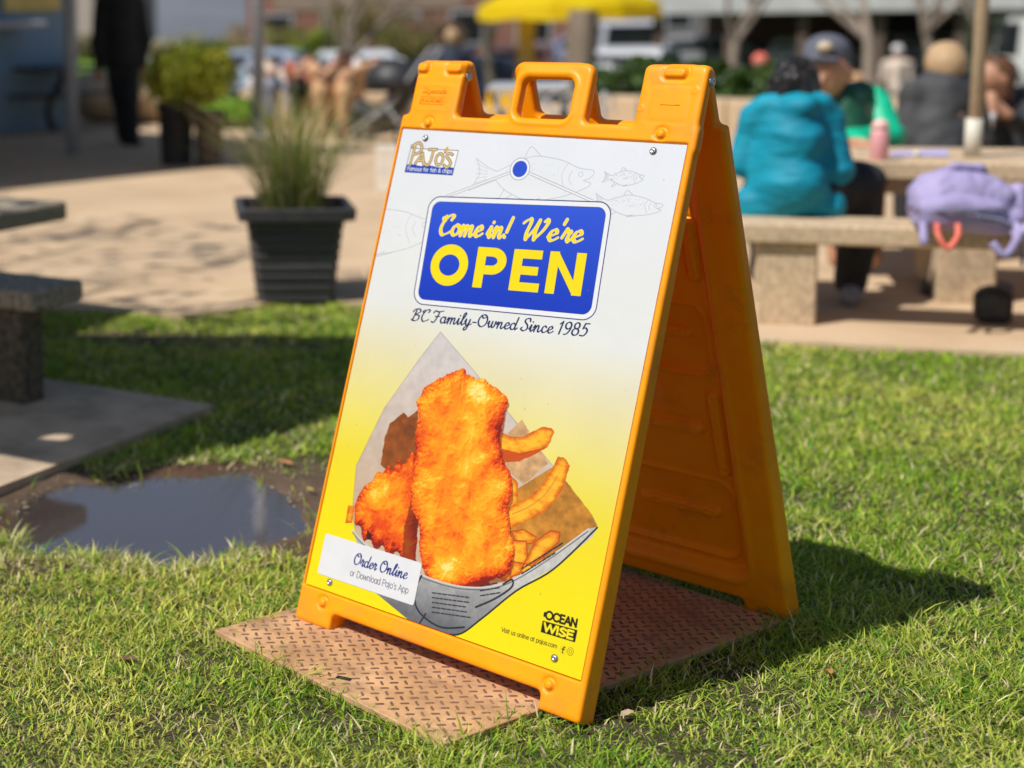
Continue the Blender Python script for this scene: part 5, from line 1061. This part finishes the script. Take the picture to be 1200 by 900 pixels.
mb = MB(); mb.box(-.065, .065, -.05, .05, 0, .30, .012, top=(1.15, .9)); mb.build('bag_body', mat('paper', (.62, .56, .48), .8, (.7, .64, .56), 5, .5, 12, bdist=.02), wb); mb = MB(); mb.tube(catmull([(-.03, 0, .29), (-.03, 0, .34), (.03, 0, .34), (.03, 0, .29)], 4), .004, 6); mb.build('handle', M_tan, wb)

# ------------------------------------------------------------------ things on and by the right table
TT = .545
bt = gnd(1030, 187, TT); bo = thing('bottle', 'pink drinking bottle standing on the stone picnic table', 'bottle', (bt[0], bt[1], TT))
mb = MB(); mb.lathe([(.028, 0), (.032, .004), (.032, .105), (.028, .118)], 18); mb.build('bottle_body', mat('pink_enamel', (.85, .40, .40), .35), bo, True)
mb = MB(); mb.lathe([(.030, .117), (.031, .128), (.026, .146), (.012, .156), (.001, .158)], 18); mb.build('cap', mat('pink_cap', (.80, .48, .44), .5), bo, True)
pp = gnd(1072, 182, TT); pa_ = thing('paper_wrap', 'flat lavender paper wrap lying on the stone picnic table', 'wrapper', (pp[0], pp[1], TT+.001), AR)
mb = MB(); mb.add([(-.09, -.06, .001), (.11, -.07, .004), (.12, .06, .02), (-.08, .07, .006), (0, 0, .003)], [(0, 1, 4), (1, 2, 4), (2, 3, 4), (3, 0, 4)]); mb.build('sheet', mat('lavender_paper', (.42, .38, .62), .6), pa_)
cu = gnd(1074, 184, TT); cp_ = thing('sauce_cup', 'tiny cream sauce cup on the picnic table beside the lavender wrap', 'cup', (cu[0], cu[1], TT+.004)); mb = MB(); mb.lathe([(.010, 0), (.014, .02), (.0125, .02), (.010, .004), (.001, .004)], 14); mb.build('cup_body', M_white, cp_, True)
fd = J(1158, 141, dw-.24); fw2 = thing('food_cup', 'small white takeaway cup held by the brown haired person', 'cup', fd); mb = MB(); mb.lathe([(.024, -.04), (.034, .04), (.031, .04), (.022, -.035), (.001, -.035)], 16); mb.build('cup_body', M_white, fw2, True)
# closed parasol standing in the table hole
po_ = gnd(1139, 184, TT); up = thing('closed_parasol', 'thin tan parasol pole standing in the stone picnic table with canopy folded', 'parasol', (po_[0], po_[1], 0)); tx = .012
mb = MB(); mb.tube([(0, 0, .02), (tx, .0, 1.2), (tx*2, 0, 2.3)], .024, 12); mb.build('pole', mat('tan_paint', (.34, .24, .14), .6, (.42, .31, .19), 9), up, True)
mb = MB(); mb.tube([(0, 0, TT+.001), (.002, 0, TT+.15)], .030, 12); mb.build('sleeve', mat('cream_plastic', (.62, .58, .48), .5), up, True)
mb = MB(); mb.lathe([(.03, 1.28), (.10, 1.36), (.09, 1.7), (.05, 2.2), (.001, 2.3)], 14, (tx*1.3, 0, 0)); mb.build('canopy', mat('yellow_canvas', (.80, .52, .004), .7, (.9, .64, .01), 5, .3, 10, bdist=.02), up, True)
mb = MB(); mb.tube([(0, 0, 0), (0, 0, .05)], .16, 16); mb.build('base', M_dark, up)
# lavender backpack leaning on the bench
bk = gnd(1128, 268, .372); br = AR+.1
bp = thing('backpack', 'lavender backpack with red orange webbing loops lying on the front stone bench', 'backpack', (bk[0], bk[1], .372), br)
M_lav = mat('lavender_fabric', (.30, .26, .46), .75, (.40, .35, .58), 7, .4, 22, bdist=.015); M_lavd = mat('lavender_trim', (.20, .20, .30), .7)
def bpart(n, pr, m, **k): return clay(n, pr, m, bp, **{**dict(res=.006, k=.02), **k})
bpart('main_bag', [('e', (-.01, .03, .105), (.155, .11, .105)), ('b', (0, .03, .07), (.155, .09, .08), .045), ('b', (.02, .02, .025), (.14, .09, .03), .02)], M_lav, noise=.014, nscale=22, k=.03)
bpart('front_pocket', [('b', (-.02, -.06, .055), (.13, .035, .045), .03), ('e', (-.03, -.055, .09), (.12, .05, .04))], M_lav, noise=.008)
bpart('grab_handle', [('c', (-.06, .03, .195), (-.03, .01, .215), .012, .012), ('c', (-.03, .01, .215), (.05, .01, .212), .014, .012), ('c', (.05, .01, .212), (.07, .03, .19), .012, .012)], M_lav, k=.01)
bpart('side_bottle_pocket', [('c', (.155, -.02, .05), (.165, -.0, .13), .036, .030)], M_lav, k=.01)
for x0, x1, ln in ((-.145, -.15, .05), (.14, .06, .09)): 
    mb = MB(); mb.tube(catmull([(x0, -.09, .03), (x0-.005, -.125, -.01), ((x0+x1)/2, -.13, -ln+.02), (x1, -.12, -.03)], 5), .014, 8); mb.build('shoulder_strap', M_lav, bp, True)
mb = MB(); mb.tube(catmull([(.13, -.10, -.01), (.17, -.115, .02), (.235, -.10, .075)], 5), .019, 8); mb.build('shoulder_strap', M_lav, bp, True)
mb = MB(); mb.tube(catmull([(.01, -.105, .06), (.12, -.10, .03), (.155, -.10, -.06), (.16, -.1, -.11)], 5), .006, 6); mb.build('webbing', M_lavd, bp, True)
M_red = mat('red_webbing', (.80, .10, .06), .7, (.85, .25, .18), 50)
mb = MB(); mb.tube(catmull([(-.105, -.105, .030), (-.103, -.122, -.01), (-.075, -.130, -.050), (-.045, -.122, -.01), (-.042, -.105, .030)], 5), .010, 8); mb.build('red_loop', M_red, bp, True)
mb = MB(); mb.tube(catmull([(.15, -.08, .09), (.05, -.11, .085), (-.1, -.105, .075), (-.16, -.04, .07)], 6), .0035, 6); mb.build('zip', M_lavd, bp, True)
# dark mass beside the bench leg, built as a small bag
ub = gnd(1156, 381); dbg = thing('bag', 'dark mass beside the second leg of the front stone bench, built as a bag', 'bag', (ub[0], ub[1]+.05, 0), AR)
clay('bag_body', [('b', (0, 0, .06), (.060, .05, .06), .03), ('e', (.0, 0, .10), (.05, .045, .035))], M_black, dbg, res=.008, k=.03, noise=.01, nscale=18); mb = MB(); mb.tube([(-.03, -.03, .105), (.0, -.04, .125), (.03, -.03, .105)], .006, 6); mb.build('handle', M_black, dbg, True)
sh0 = gnd(1133, 356); 

# ------------------------------------------------------------------ seen through the carrying handle
tk = at(620, 101, 8.6); yt = thing('food_stand_table', 'silver edged folding table with a yellow cloth front, seen behind the carrying handle', 'table', (tk[0], tk[1], 0), math.atan2(rgt[1], rgt[0])); th_ = tk[2]
mb = MB(); mb.box(-.22, .20, 0, .5, th_-.028, th_, .006); mb.build('table_top', mat('silver_edge', (.55, .55, .56), .35, metal=.3), yt)
mb = MB(); mb.box(-.22, -.03, .0, .03, .05, th_-.029, .004); mb.build('yellow_front', mat('yellow_cloth', (.80, .42, .01), .7, (.88, .5, .01), 5, .3, 14), yt)
for x, y in ((-.19, .44), (.17, .44), (.17, .04)): m2 = MB(); m2.tube([(x, y, 0), (x, y, th_-.03)], .012, 6); m2.build('leg', M_dark, yt)
m2 = MB(); m2.tube([(-.2, .0, th_-.03), (-.08, .0, .45)], .012, 6); m2.build('brace', M_dark, yt)
wc = at(640, 120, 7.6); wch = thing('wire_chair', 'grey hexagonal wire mesh chair behind the carrying handle', 'chair', (wc[0], wc[1], 0), math.atan2(rgt[1], rgt[0]))
mb = MB()
for i in range(-3, 4):
    for j in range(6):
        cx, cz = i*.075+(j % 2)*.0375, .38+j*.065; hx_ = [(cx+.043*math.sin(a), 0, cz+.043*math.cos(a)) for a in np.radians(np.arange(0, 361, 60))]; mb.tube(hx_, .005, 4, cap=False)
o = mb.build('wire_mesh', M_grey, wch); o['kind'] = 'stuff'
for x in (-.22, .26): m2 = MB(); m2.tube([(x, 0, 0), (x, 0, .76)], .009, 6); m2.build('leg', M_grey, wch)

# ------------------------------------------------------------------ edge of the plaza: hedge, low wall, bench
hw = at(788, 118, 12.5); hh0 = at(788, 113, 12.5)[2]
w0_, w1_ = at(700, 124, 12.6), at(905, 122, 11.6); dv = w1_[:2]-w0_[:2]; L = np.linalg.norm(dv)
lw2 = thing('low_wall', 'low tan wall in front of the clipped hedge behind the board', 'wall', (w0_[0], w0_[1], 0), math.atan2(dv[1], dv[0]))
for k in range(4): m2 = MB(); m2.box(L*k/4+.005, L*(k+1)/4-.005, 0, .3, 0, at(750, 114, 12.4)[2], .012); m2.build('stone_block', M_stone, lw2)
for k in range(7):
    t_ = (k+.5)/7; p = w0_[:2]+dv*t_*1.0-rgt[:2]*0+fwd[:2]*.75
    shrub((p[0], p[1], 0), .30, .74+.05*((k*7) % 3), ['clipped green hedge shrub at the left end of the low wall', 'clipped green hedge shrub, second from the left behind the low wall', 'clipped green hedge shrub, third from the left behind the low wall', 'clipped green hedge shrub, middle of the row behind the low wall', 'clipped green hedge shrub, third from the right behind the low wall', 'clipped green hedge shrub, second from the right behind the low wall', 'clipped green hedge shrub at the right end of the low wall'][k], [(.045, .10, .012), (.07, .14, .02), (.03, .06, .01)], 2600, .035, 20+k, group='hedge shrubs behind the low wall', name='hedge_shrub')
# person with a red hat by the hedge
def stander(px, hy, dep, label, top, hair, face=1):
    hcn = at(px, hy, dep); z0 = LOW; b = np.array([hcn[0], hcn[1], z0]); Ht = hcn[2]-z0; f = fwd*face; u = Ht/1.6; q = lambda r, ff_, z: b+rgt*r*u+f*ff_*u+UPV*z*u
    body = head(hcn, f, u)+[('c', q(0, 0, 1.5), q(0, 0, 1.42), .05, .05), ('c', q(0, 0, 1.3), q(0, 0, .95), .13, .12)]; jk = [('c', q(0, 0, 1.32), q(0, 0, .88), .15, .15), ('c', q(-.14, 0, 1.38), q(.14, 0, 1.38), .07, .07)]; tr_ = []
    for s_ in (-1, 1):
        body += [('c', q(s_*.2, 0, 1.36), q(s_*.24, .02, 1.08), .045, .037), ('c', q(s_*.24, .02, 1.08), q(s_*.22, .1, .84), .036, .027), ('c', q(s_*.09, 0, .88), q(s_*.1, .02, .48), .085, .06), ('c', q(s_*.1, .02, .48), q(s_*.1, 0, .08), .055, .04), ('c', q(s_*.1, 0, .04), q(s_*.1, .14, .04), .04, .03)]+hand(q(s_*.22, .1, .83), -UPV, f)
        jk += [('c', q(s_*.2, 0, 1.36), q(s_*.24, .02, 1.08), .065, .055), ('c', q(s_*.24, .02, 1.08), q(s_*.22, .1, .88), .052, .042)]; tr_ += [('c', q(s_*.08, 0, .88), q(s_*.1, .02, .48), .105, .08), ('c', q(s_*.1, .02, .48), q(s_*.1, 0, .1), .075, .058)]
    return person(tuple(b), label, [('body', body, skin(), dict(res=.022, k=.02)), ('jacket', jk, top, dict(res=.025, k=.04, noise=.02, nscale=9)), ('trousers', tr_, M_jean, dict(res=.028, k=.03)), ('cap', [('e', hcn+UPV*.035, (.10, .10, .09)), ('c', hcn+UPV*.03, hcn+UPV*.02+f*.1, .03, .03)], hair, dict(res=.02, k=.02))])
stander(891, 73, 22, 'standing person in a grey top and red cap beyond the hedge right of the board', M_lil, M_red)
stander(1052, 60, 30, 'standing person in a white cap beyond the tables, left of the fair haired person', M_cream, M_white)
stander(1003, 96, 20.5, 'standing person in pale clothes with a tan cap right of the green jacket', M_white, M_tan)

# ------------------------------------------------------------------ lower ground: parasol stand, pavilion, cars, trees, buildings, hill
dy_ = 26.; c = lg(666, 0, dy_); ux = thing('market_parasol', 'large bright yellow market parasol above the left half of the board', 'parasol', tuple(c))
ez = at(666, 20, dy_)[2]-LOW; W_ = 1.42; V = [(0, 0, ez+.95)]; n_ = 16
for k in range(n_): a = 2*math.pi*k/n_; V.append((W_*math.cos(a), W_*math.sin(a), ez+.16+.05*(k % 2)))
for k in range(n_): a = 2*math.pi*k/n_; V.append((W_*1.01*math.cos(a), W_*1.01*math.sin(a), ez-.05*(k % 2)))
Fc = [(0, 1+k, 1+(k+1) % n_) for k in range(n_)]+[(1+k, 1+n_+k, 1+n_+(k+1) % n_, 1+(k+1) % n_) for k in range(n_)]
mesh_obj('canopy', V, Fc, mat('yellow_awning', (.95, .68, .001), .6, (1.0, .76, .002), 3, trans=.5), ux)
mb = MB(); q = lg(617, 0, dy_)-c; mb.tube([(q[0], q[1], 0), (q[0], q[1], ez+.35)], .14, 10); mb.build('pole', mat('ochre_post', (.30, .19, .05), .7, (.40, .27, .09), 5), ux, True)
mb = MB(); q2 = q*.92; mb.lathe([(.28, 0), (.28, .9), (.22, 1.0), (.001, 1.0)], 12, (q2[0], q2[1], 0)); mb.build('base', mat('rust_barrel', (.22, .05, .02), .7, (.32, .08, .03), 5), ux)
pi = lg(673, 40, 21.5); pil = thing('timber_pile', 'thick leaning weathered timber mooring pile under the yellow parasol', 'post', tuple(pi)); mb = MB(); hp = at(673, 12, 21.5)[2]-LOW
mb.tube([(0, 0, 0), (.10, .06, hp)], [.23, .19], 14); mb.build('pile', mat('pile_wood', (.17, .125, .085), .85, (.36, .28, .2), 3, .5, 14, stretch=(1, 1, .15)), pil)
# pavilion
e0, e1 = at(772, 17, 46), at(1330, 12, 40); dv = e1[:2]-e0[:2]; L = np.linalg.norm(dv); pvn = thing('pavilion', 'long open pavilion with pale grey roof edge and dark interior, upper right', 'building', (e0[0], e0[1], LOW), math.atan2(dv[1], dv[0]))
rz_ = e0[2]-LOW; mb = MB(); mb.box(-.5, L, -.4, 9, rz_, rz_+.75, .02); mb.add([(-.5, -.4, rz_+.76), (L, -.4, rz_+.76), (L, 4.5, rz_+2.6), (-.5, 4.5, rz_+2.6)], [(0, 1, 2, 3)]); mb.build('roof', mat('pale_roof', (.38, .38, .37), .7, (.5, .5, .49), 1.5), pvn)
mb = MB(); mb.box(0, L, 7.2, 7.5, 0, rz_, 0); mb.build('back_wall', mat('dark_wall', (.03, .028, .026), .9, (.06, .05, .045), 1.5), pvn)
for k in range(7): mb = MB(); mb.box(L*k/6-.12, L*k/6+.12, 0, .25, 0, rz_, .02); mb.build('column', mat('brown_column', (.12, .08, .06), .8), pvn)
mb = MB(); mb.box(L*.0, L*.42, 7.0, 7.15, .9, rz_-.1, 0); mb.build('brown_panel', mat('brown_panel', (.12, .065, .045), .8, (.18, .10, .07), 2), pvn)

def car(px, py, dep, rz, colr, label, group='cars parked on the lower lot', van=False, s=1.):
    g = at(px, py, dep); t = thing('parked_van' if van else 'parked_car', label, 'van' if van else 'car', (g[0], g[1], LOW), rz, group); L, Wd = (4.6*s, 1.8*s); m = mat('paint_%d_%d_%d' % tuple(int(c*99) for c in colr), colr, .3, spec=.6)
    H = 2.0 if van else 1.42
    prof = [(-L/2, .35), (-L/2, .85), (-L*.44, .95), (-L*.40, H-.1), (-L*.34, H), (L*.22, H), (L*.30, H-.12), (L*.40, 1.05), (L/2, .95), (L/2, .35)] if van else [(-L/2, .35), (-L/2, .82), (-L*.42, .95), (-L*.30, H-.06), (-L*.22, H), (L*.08, H), (L*.16, H-.06), (L*.29, .95), (L*.46, .82), (L/2, .68), (L/2, .35)]
    V = []; k = len(prof)
    for y, ins in ((-Wd/2, 0), (Wd/2, 0)):
        for x, z in prof: V.append((x, y*(1-.12*max(0, (z-.95)/(H-.95))), z))
    Fc = [tuple(range(k)), tuple(range(k, 2*k))[::-1]]+[(i, k+i, k+(i+1) % k, (i+1) % k) for i in range(k)]; mesh_obj('body', V, Fc, m, t)
    gl = mat('car_glass', (.02, .025, .03), .08)
    for y in (-1, 1):
        for x0, x1 in ((-L*.30, -L*.06), (-L*.04, L*.14 if not van else L*.2)):
            w_ = Wd/2*.945; mb = MB(); a = [(x0, y*(w_+.045), 1.0), (x1+.1*(x1 > 0), y*(w_+.045), 1.0), (x1-.05, y*(w_-.02), H-.14), (x0+.06, y*(w_-.02), H-.14)]; mb.add(a, [(0, 1, 2, 3)] if y < 0 else [(3, 2, 1, 0)]); mb.build('side_window', gl, t)
        for x in (-L*.31, L*.31):
            mb = MB(); mb.tube([(x, y*(Wd/2-.16), .33), (x, y*(Wd/2+.02), .33)], .33, 16); wo = mb.build('wheel', M_black, t); mb = MB(); mb.tube([(x, y*(Wd/2+.02), .33), (x, y*(Wd/2+.035), .33)], .19, 10); mb.build('rim', M_grey, wo)
        for x, nm, cc in ((L/2, 'headlight', (.7, .7, .7)), (-L/2, 'tail_light', (.4, .02, .02))): mb = MB(); mb.box(x-.03, x+.03, y*Wd*.38-.16, y*Wd*.38+.16, .62, .78, .01); mb.build(nm, mat(nm, cc, .2), t)
    for sx in (-1, 1):
        zt = H-.12; mb = MB(); xa, xb = ((L*.305, L*.385) if sx > 0 else (-L*.445, -L*.405)) if van else ((L*.175, L*.28) if sx > 0 else (-L*.41, -L*.315)); mb.add([(xb*1.01+sx*.03, -Wd*.42, 1.02), (xb*1.01+sx*.03, Wd*.42, 1.02), (xa+sx*.03, Wd*.38, zt), (xa+sx*.03, -Wd*.38, zt)], [(0, 1, 2, 3)]); mb.build('windscreen', gl, t)
    return t
sideA = math.atan2(rgt[1], rgt[0])
E_ = math.pi/2
car(733, 45, 49, sideA+E_+.1, (.50, .51, .56), 'boxy pale grey van parked end on left under the pavilion edge', van=True)
car(748, 66, 41, sideA+E_-.2, (.62, .62, .64), 'white car parked end on in front of the boxy pale van')
car(955, 58, 47, sideA+E_-.3, (.62, .62, .60), 'white car just right of the grey cap')
car(1062, 66, 50, sideA+E_+.2, (.72, .72, .71), 'white car seen end on, left of the fair haired person')
car(1090, 50, 60, sideA, (.26, .24, .38), 'lavender grey car furthest back under the pavilion')
car(1200, 70, 42, sideA+E_+.3, (.70, .70, .69), 'white van at the right edge of the photo', van=True)
car(414, 66, 43, sideA+E_+.35, (.66, .69, .72), 'pale silver car above the resting group')
car(322, 84, 46, sideA-.2, (.30, .36, .48), 'silver blue car behind the lamp post')
car(560, 60, 37, sideA+.1, (.02, .026, .05), 'dark navy car behind the left lug of the board')
car(706, 62, 56, sideA-.05, (.26, .26, .40), 'violet grey car right of the timber pile')
car(835, 70, 52, sideA, (.30, .31, .33), 'mid grey car seen above the hedge')
car(612, 70, 46, sideA+E_, (.10, .05, .04), 'dark maroon car left of the parasol base')
car(205, 82, 60, sideA+.1, (.45, .45, .47), 'light grey car above the round shrub')
# trees
GR = 'bare street trees on the lower lot'
for i, (px, dep, h, cr, lb) in enumerate(((1027, 30, 7, 2.2, 'bare pale trunked tree right of the grey cap'), (1104, 34, 7, 2.2, 'bare tree rising above the fair haired head'), (858, 33, 6.5, 2.1, 'bare tree in front of the pavilion above the hedge'), (437, 33, 6, 2.0, 'pale bare tree above the resting group'), (580, 36, 6, 2.2, 'bare tree behind the yellow parasol'), (1180, 40, 7, 2.4, 'bare tree near the right edge'))):
    p = lg(px, 0, dep); tree(tuple(p), h, cr, 2, lb, [(.16, .12, .05), (.12, .12, .03)], 260, .09, 30+i, M_bark, GR, True, trunk_r=.115)
GRb = 'budding trees at the far side of the lot'
def bushy(px, ytop, dep, wpx, cols, lb, seed):
    p = lg(px, 0, dep); H_ = at(px, ytop, dep)[2]-LOW; r = wpx/2*dep/F_; rs = np.random.RandomState(seed); t = thing('tree', lb, 'tree', tuple(p), 0, GRb); cs = []
    for k in range(34):
        a = rs.uniform(0, 6.28); q = rs.rand()**.5; z = H_*(.38+.5*rs.rand()); cs.append((r*.8*q*math.cos(a), r*.8*q*math.sin(a), z*(1-.25*q*q), r*(.16+.20*rs.rand())))
    leaf_cloud('crown', M_leaf, t, cs, 6000, .055*dep/50, seed, .2, cols, .8); mb = MB()
    mb.tube([(0, 0, -.1), (.03, 0, H_*.35), (0, .03, H_*.55)], [.11, .08, .05], 8, cap=False)
    for k in range(9): a = rs.uniform(0, 6.28); mb.tube([(0, 0, H_*.25), (r*.3*math.cos(a), r*.3*math.sin(a), H_*.5), (r*.6*math.cos(a), r*.6*math.sin(a), H_*(.75+.2*rs.rand()))], [.05, .03, .012], 5, cap=False)
    mb.build('trunk', M_barkd, t, True); return t
for i, (px, yt, dep, wpx, cols, lb) in enumerate(((176, 70, 46, 70, [(.17, .17, .05), (.24, .23, .07)], 'olive budding bushy tree beside the person in black'), (236, 34, 52, 130, [(.34, .34, .09), (.40, .33, .12), (.24, .25, .07)], 'yellow green budding tree above the round shrub'), (285, 26, 56, 80, [(.40, .29, .17), (.46, .36, .22)], 'brownish budding tree left of the lamp post'), (372, 26, 46, 70, [(.20, .27, .015), (.27, .33, .03), (.12, .17, .01)], 'bright green round tree above the rust red top'), (338, 22, 62, 90, [(.32, .29, .06), (.22, .22, .06)], 'olive tree right of the lamp post'), (472, 22, 48, 90, [(.16, .17, .03), (.10, .12, .03), (.24, .20, .06)], 'dark green tree left of the brick building'), (425, -14, 64, 120, [(.34, .25, .14), (.26, .22, .08)], 'brown tinged tall tree behind the silver car'), (120, 30, 60, 90, [(.26, .22, .11), (.22, .22, .08)], 'brown green tree behind the kiosk corner'), (512, 8, 60, 80, [(.36, .22, .15), (.28, .19, .12)], 'reddish brown tree by the brick building'))):
    bushy(px, yt, dep, wpx, cols, lb, 50+i)
# brick and other buildings
def house(px, py, dep, w_, d_, h, m, mr, label, band=None, win=True, rz=None):
    g = at(px, py, dep); t = thing('building', label, 'building', (g[0], g[1], LOW), sideA if rz is None else rz); mb = MB(); mb.box(-w_/2, w_/2, 0, d_, 0, h, 0); mb.build('wall', m, t); mb = MB(); mb.box(-w_/2-.4, w_/2+.4, -.4, d_+.4, h+.003, h+.5, .05); mb.build('roof', mr, t)
    if band: mb = MB(); mb.box(-w_*.42, w_*.1, -.06, -.003, h*.46, h*.60, 0); mb.build('sign_band', band, t)
    if win:
        for k in range(int(w_/2.6)): x = -w_/2+1.3+k*2.6; mb = MB(); mb.box(x-.7, x+.7, -.04, -.003, .9, 2.3, 0); wf = mb.build('window', M_grey, t); mb = MB(); mb.box(x-.6, x+.6, -.05, -.043, 1., 2.2, 0); mb.build('pane', mat('dark_glass', (.02, .02, .022), .08), wf)
    return t
M_brick = mat('brick_wall', (.20, .085, .055), .85, (.27, .13, .09), 2.2, .2, 20); M_rf = mat('brown_roof', (.12, .085, .075), .85, (.17, .12, .10), 1.5)
house(500, 40, 66, 15, 9, 5.2, M_brick, M_rf, 'red brown brick building behind the trees at top centre', band=mat('tan_band', (.26, .19, .14), .8))
house(610, 40, 74, 12, 9, 4.6, mat('mauve_wall', (.16, .12, .12), .85, (.2, .16, .15), 2), M_rf, 'dim brown building behind the yellow parasol')
house(1000, 40, 86, 46, 12, 5.5, mat('grey_wall', (.13, .125, .12), .85, (.18, .17, .16), 1.2), mat('slate_roof', (.2, .2, .21), .8), 'long grey building far behind the pavilion')
house(-90, 40, 90, 20, 12, 5, mat('beige_wall', (.35, .30, .24), .85, (.42, .36, .3), 1.2), M_rf, 'beige building glimpsed behind the blue kiosk')
# flower beds and grass behind the person in black
for (px, py, dep, s, lb) in ((105, 140, 18.5, .9, 'low bright green shrub behind the kiosk corner'), (164, 140, 18.3, .8, 'low bright green shrub behind the person in black'), (268, 150, 15.6, .42, 'small bright green shrub right of the round shrub')):
    g = at(px, py, dep); shrub((g[0], g[1], 0), s*.8, s*.62, lb, [(.26, .46, .04), (.36, .56, .07)], 2600, .045, int(px), name='low_shrub')
for i, (px, dep) in enumerate(((112, 16.9), (170, 16.6))):
    g = at(px, 128, dep); rk = thing('boulder', ['tan boulder behind the green shrub near the kiosk post', 'tan boulder right of the person in black'][i], 'rock', (g[0], g[1], 0)); clay('stone', [('e', (0, 0, .28), (.42, .3, .26)), ('e', (.2, .1, .2), (.3, .25, .2))], M_stone, rk, res=.03, k=.08, noise=.08, nscale=3)
# wooded hill
def hill():
    r = np.array([math.cos(YAW), -math.sin(YAW)]); S_ = np.linspace(-700, 900, 130); Dd = np.linspace(88, 760, 80); S, D = np.meshgrid(S_, Dd, indexing='ij')
    Hh = np.clip((D-100)/380, 0, 1)**1.2*(46+26*(fbm2(S/260+5, D/260, 100)))+9*(fbm2(S/30+50, D/30, 101)-.5)*np.clip((D-100)/90, 0, 1)-1.8+.8*np.clip((D-88)/20, 0, 1)
    X = CAM[0]+FW[0]*D+r[0]*S; Y = CAM[1]+FW[1]*D+r[1]*S; I = np.arange(S.size).reshape(S.shape); Q = np.stack([I[:-1, :-1], I[1:, :-1], I[1:, 1:], I[:-1, 1:]], -1).reshape(-1, 4)[:, ::-1]
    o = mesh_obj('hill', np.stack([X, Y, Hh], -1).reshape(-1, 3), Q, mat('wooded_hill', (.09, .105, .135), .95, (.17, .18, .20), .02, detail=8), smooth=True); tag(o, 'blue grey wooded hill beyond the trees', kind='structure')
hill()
# bare tree left of the picture: its branches dapple the plaza
tree((-7.6, -1.6, 0), 5.2, 3, 2, 'bare tree left of the plaza casting branch shadows', [(.12, .14, .03)], 800, .075, 71, M_barkd, bare=True, trunk_r=.10, name='bare_tree')
tree((-6.0, -2.9, 0), 6.4, 3, 2, 'second bare tree left of the lawn casting branch shadows', [(.12, .14, .03)], 800, .075, 77, M_barkd, bare=True, trunk_r=.10, name='bare_tree')

# ------------------------------------------------------------------ litter of the lawn: dead leaves, pebbles, a weed or two
leafcols = {'orange brown': (.50, .22, .09), 'pale tan': (.55, .42, .26), 'dark brown': (.12, .06, .03), 'yellow': (.55, .42, .08)}
spots = [((333, 540), 'orange brown', .030, 'orange brown dead leaf on the mud right of the puddle'), ((313, 529), 'pale tan', .014, 'pale tan leaf scrap on the mud behind the puddle'), ((303, 536), 'pale tan', .012, 'tiny tan leaf scrap at the back rim of the puddle'), ((362, 572), 'yellow', .014, 'small yellow leaf on the mud by the board'),
         ((210, 541), 'pale tan', .012, 'tan leaf scrap at the far rim of the puddle beside the pad'), ((735, 838), 'pale tan', .016, 'tan leaf in the grass right of the front foot of the board'), ((972, 786), 'orange brown', .016, 'orange brown leaf in the grass past the shadow tip'), ((150, 772), 'dark brown', .020, 'dark brown leaf in the grass at lower left'), ((1010, 650), 'dark brown', .018, 'dark brown leaf at the upper edge of the board shadow')]
for i, (q, c, sz, lb) in enumerate(spots):
    g = gnd(*q); rs = np.random.RandomState(i); t = thing('dead_leaf', lb, 'leaf', (g[0], g[1], float(lawn_h(np.array([g[0]]), np.array([g[1]]))[0])+.012), rs.uniform(0, 6))
    V = [(-sz, 0, 0), (-sz*.4, sz*.45, .004), (sz*.4, sz*.35, .006), (sz, 0, .003), (sz*.4, -sz*.4, .005), (-sz*.4, -sz*.45, .003), (0, 0, .0)]
    mesh_obj('blade', V, [(6, k, (k+1) % 6) for k in range(6)][::1], mat('leaf_'+c.replace(' ', '_'), leafcols[c], .8, tuple(x*.6 for x in leafcols[c]), 60), t); mb = MB(); mb.tube([(-sz, 0, 0), (-sz*1.5, sz*.15, .001)], .0008, 5); mb.build('stalk', mat('leaf_dark_brown', leafcols['dark brown'], .8), t)
rs = np.random.RandomState(21); V = []; Fc = []
cand = np.concatenate([PUD[rs.randint(len(PUD), size=260)]+rs.normal(0, .05, (260, 2)), np.stack([rs.uniform(-.98, -.62, 150), rs.uniform(-.05, .55, 150)], 1), PLATE.mean(0)+(PLATE[rs.randint(4, size=120)]-PLATE.mean(0))*(1+.04*rs.rand(120)[:, None])+rs.normal(0, .03, (120, 2))])
cand = cand[poly_sdf(cand[:, 0], cand[:, 1], PUD) > .004]; hgt = lawn_h(cand[:, 0], cand[:, 1])
for (x, y), z in zip(cand, hgt):
    r = .0025+.004*rs.rand()**2; b0_ = len(V); z = z-.004
    for dx, dy, dz in ((1, 0, 0), (0, 1, 0), (-1, 0, 0), (0, -1, 0), (0, 0, .7), (0, 0, -.6)): V.append((x+dx*r*rs.uniform(.7, 1.3), y+dy*r*rs.uniform(.7, 1.2), z+dz*r))
    Fc += [(b0_+i, b0_+(i+1) % 4, b0_+4) for i in range(4)]+[(b0_+(i+1) % 4, b0_+i, b0_+5) for i in range(4)]
tag(mesh_obj('gravel', V, Fc, mat('pebble', (.20, .14, .09), .8, (.5, .42, .32), 40)), 'fine gravel and crumbs on the mud round the puddle', 'gravel', kind='stuff')
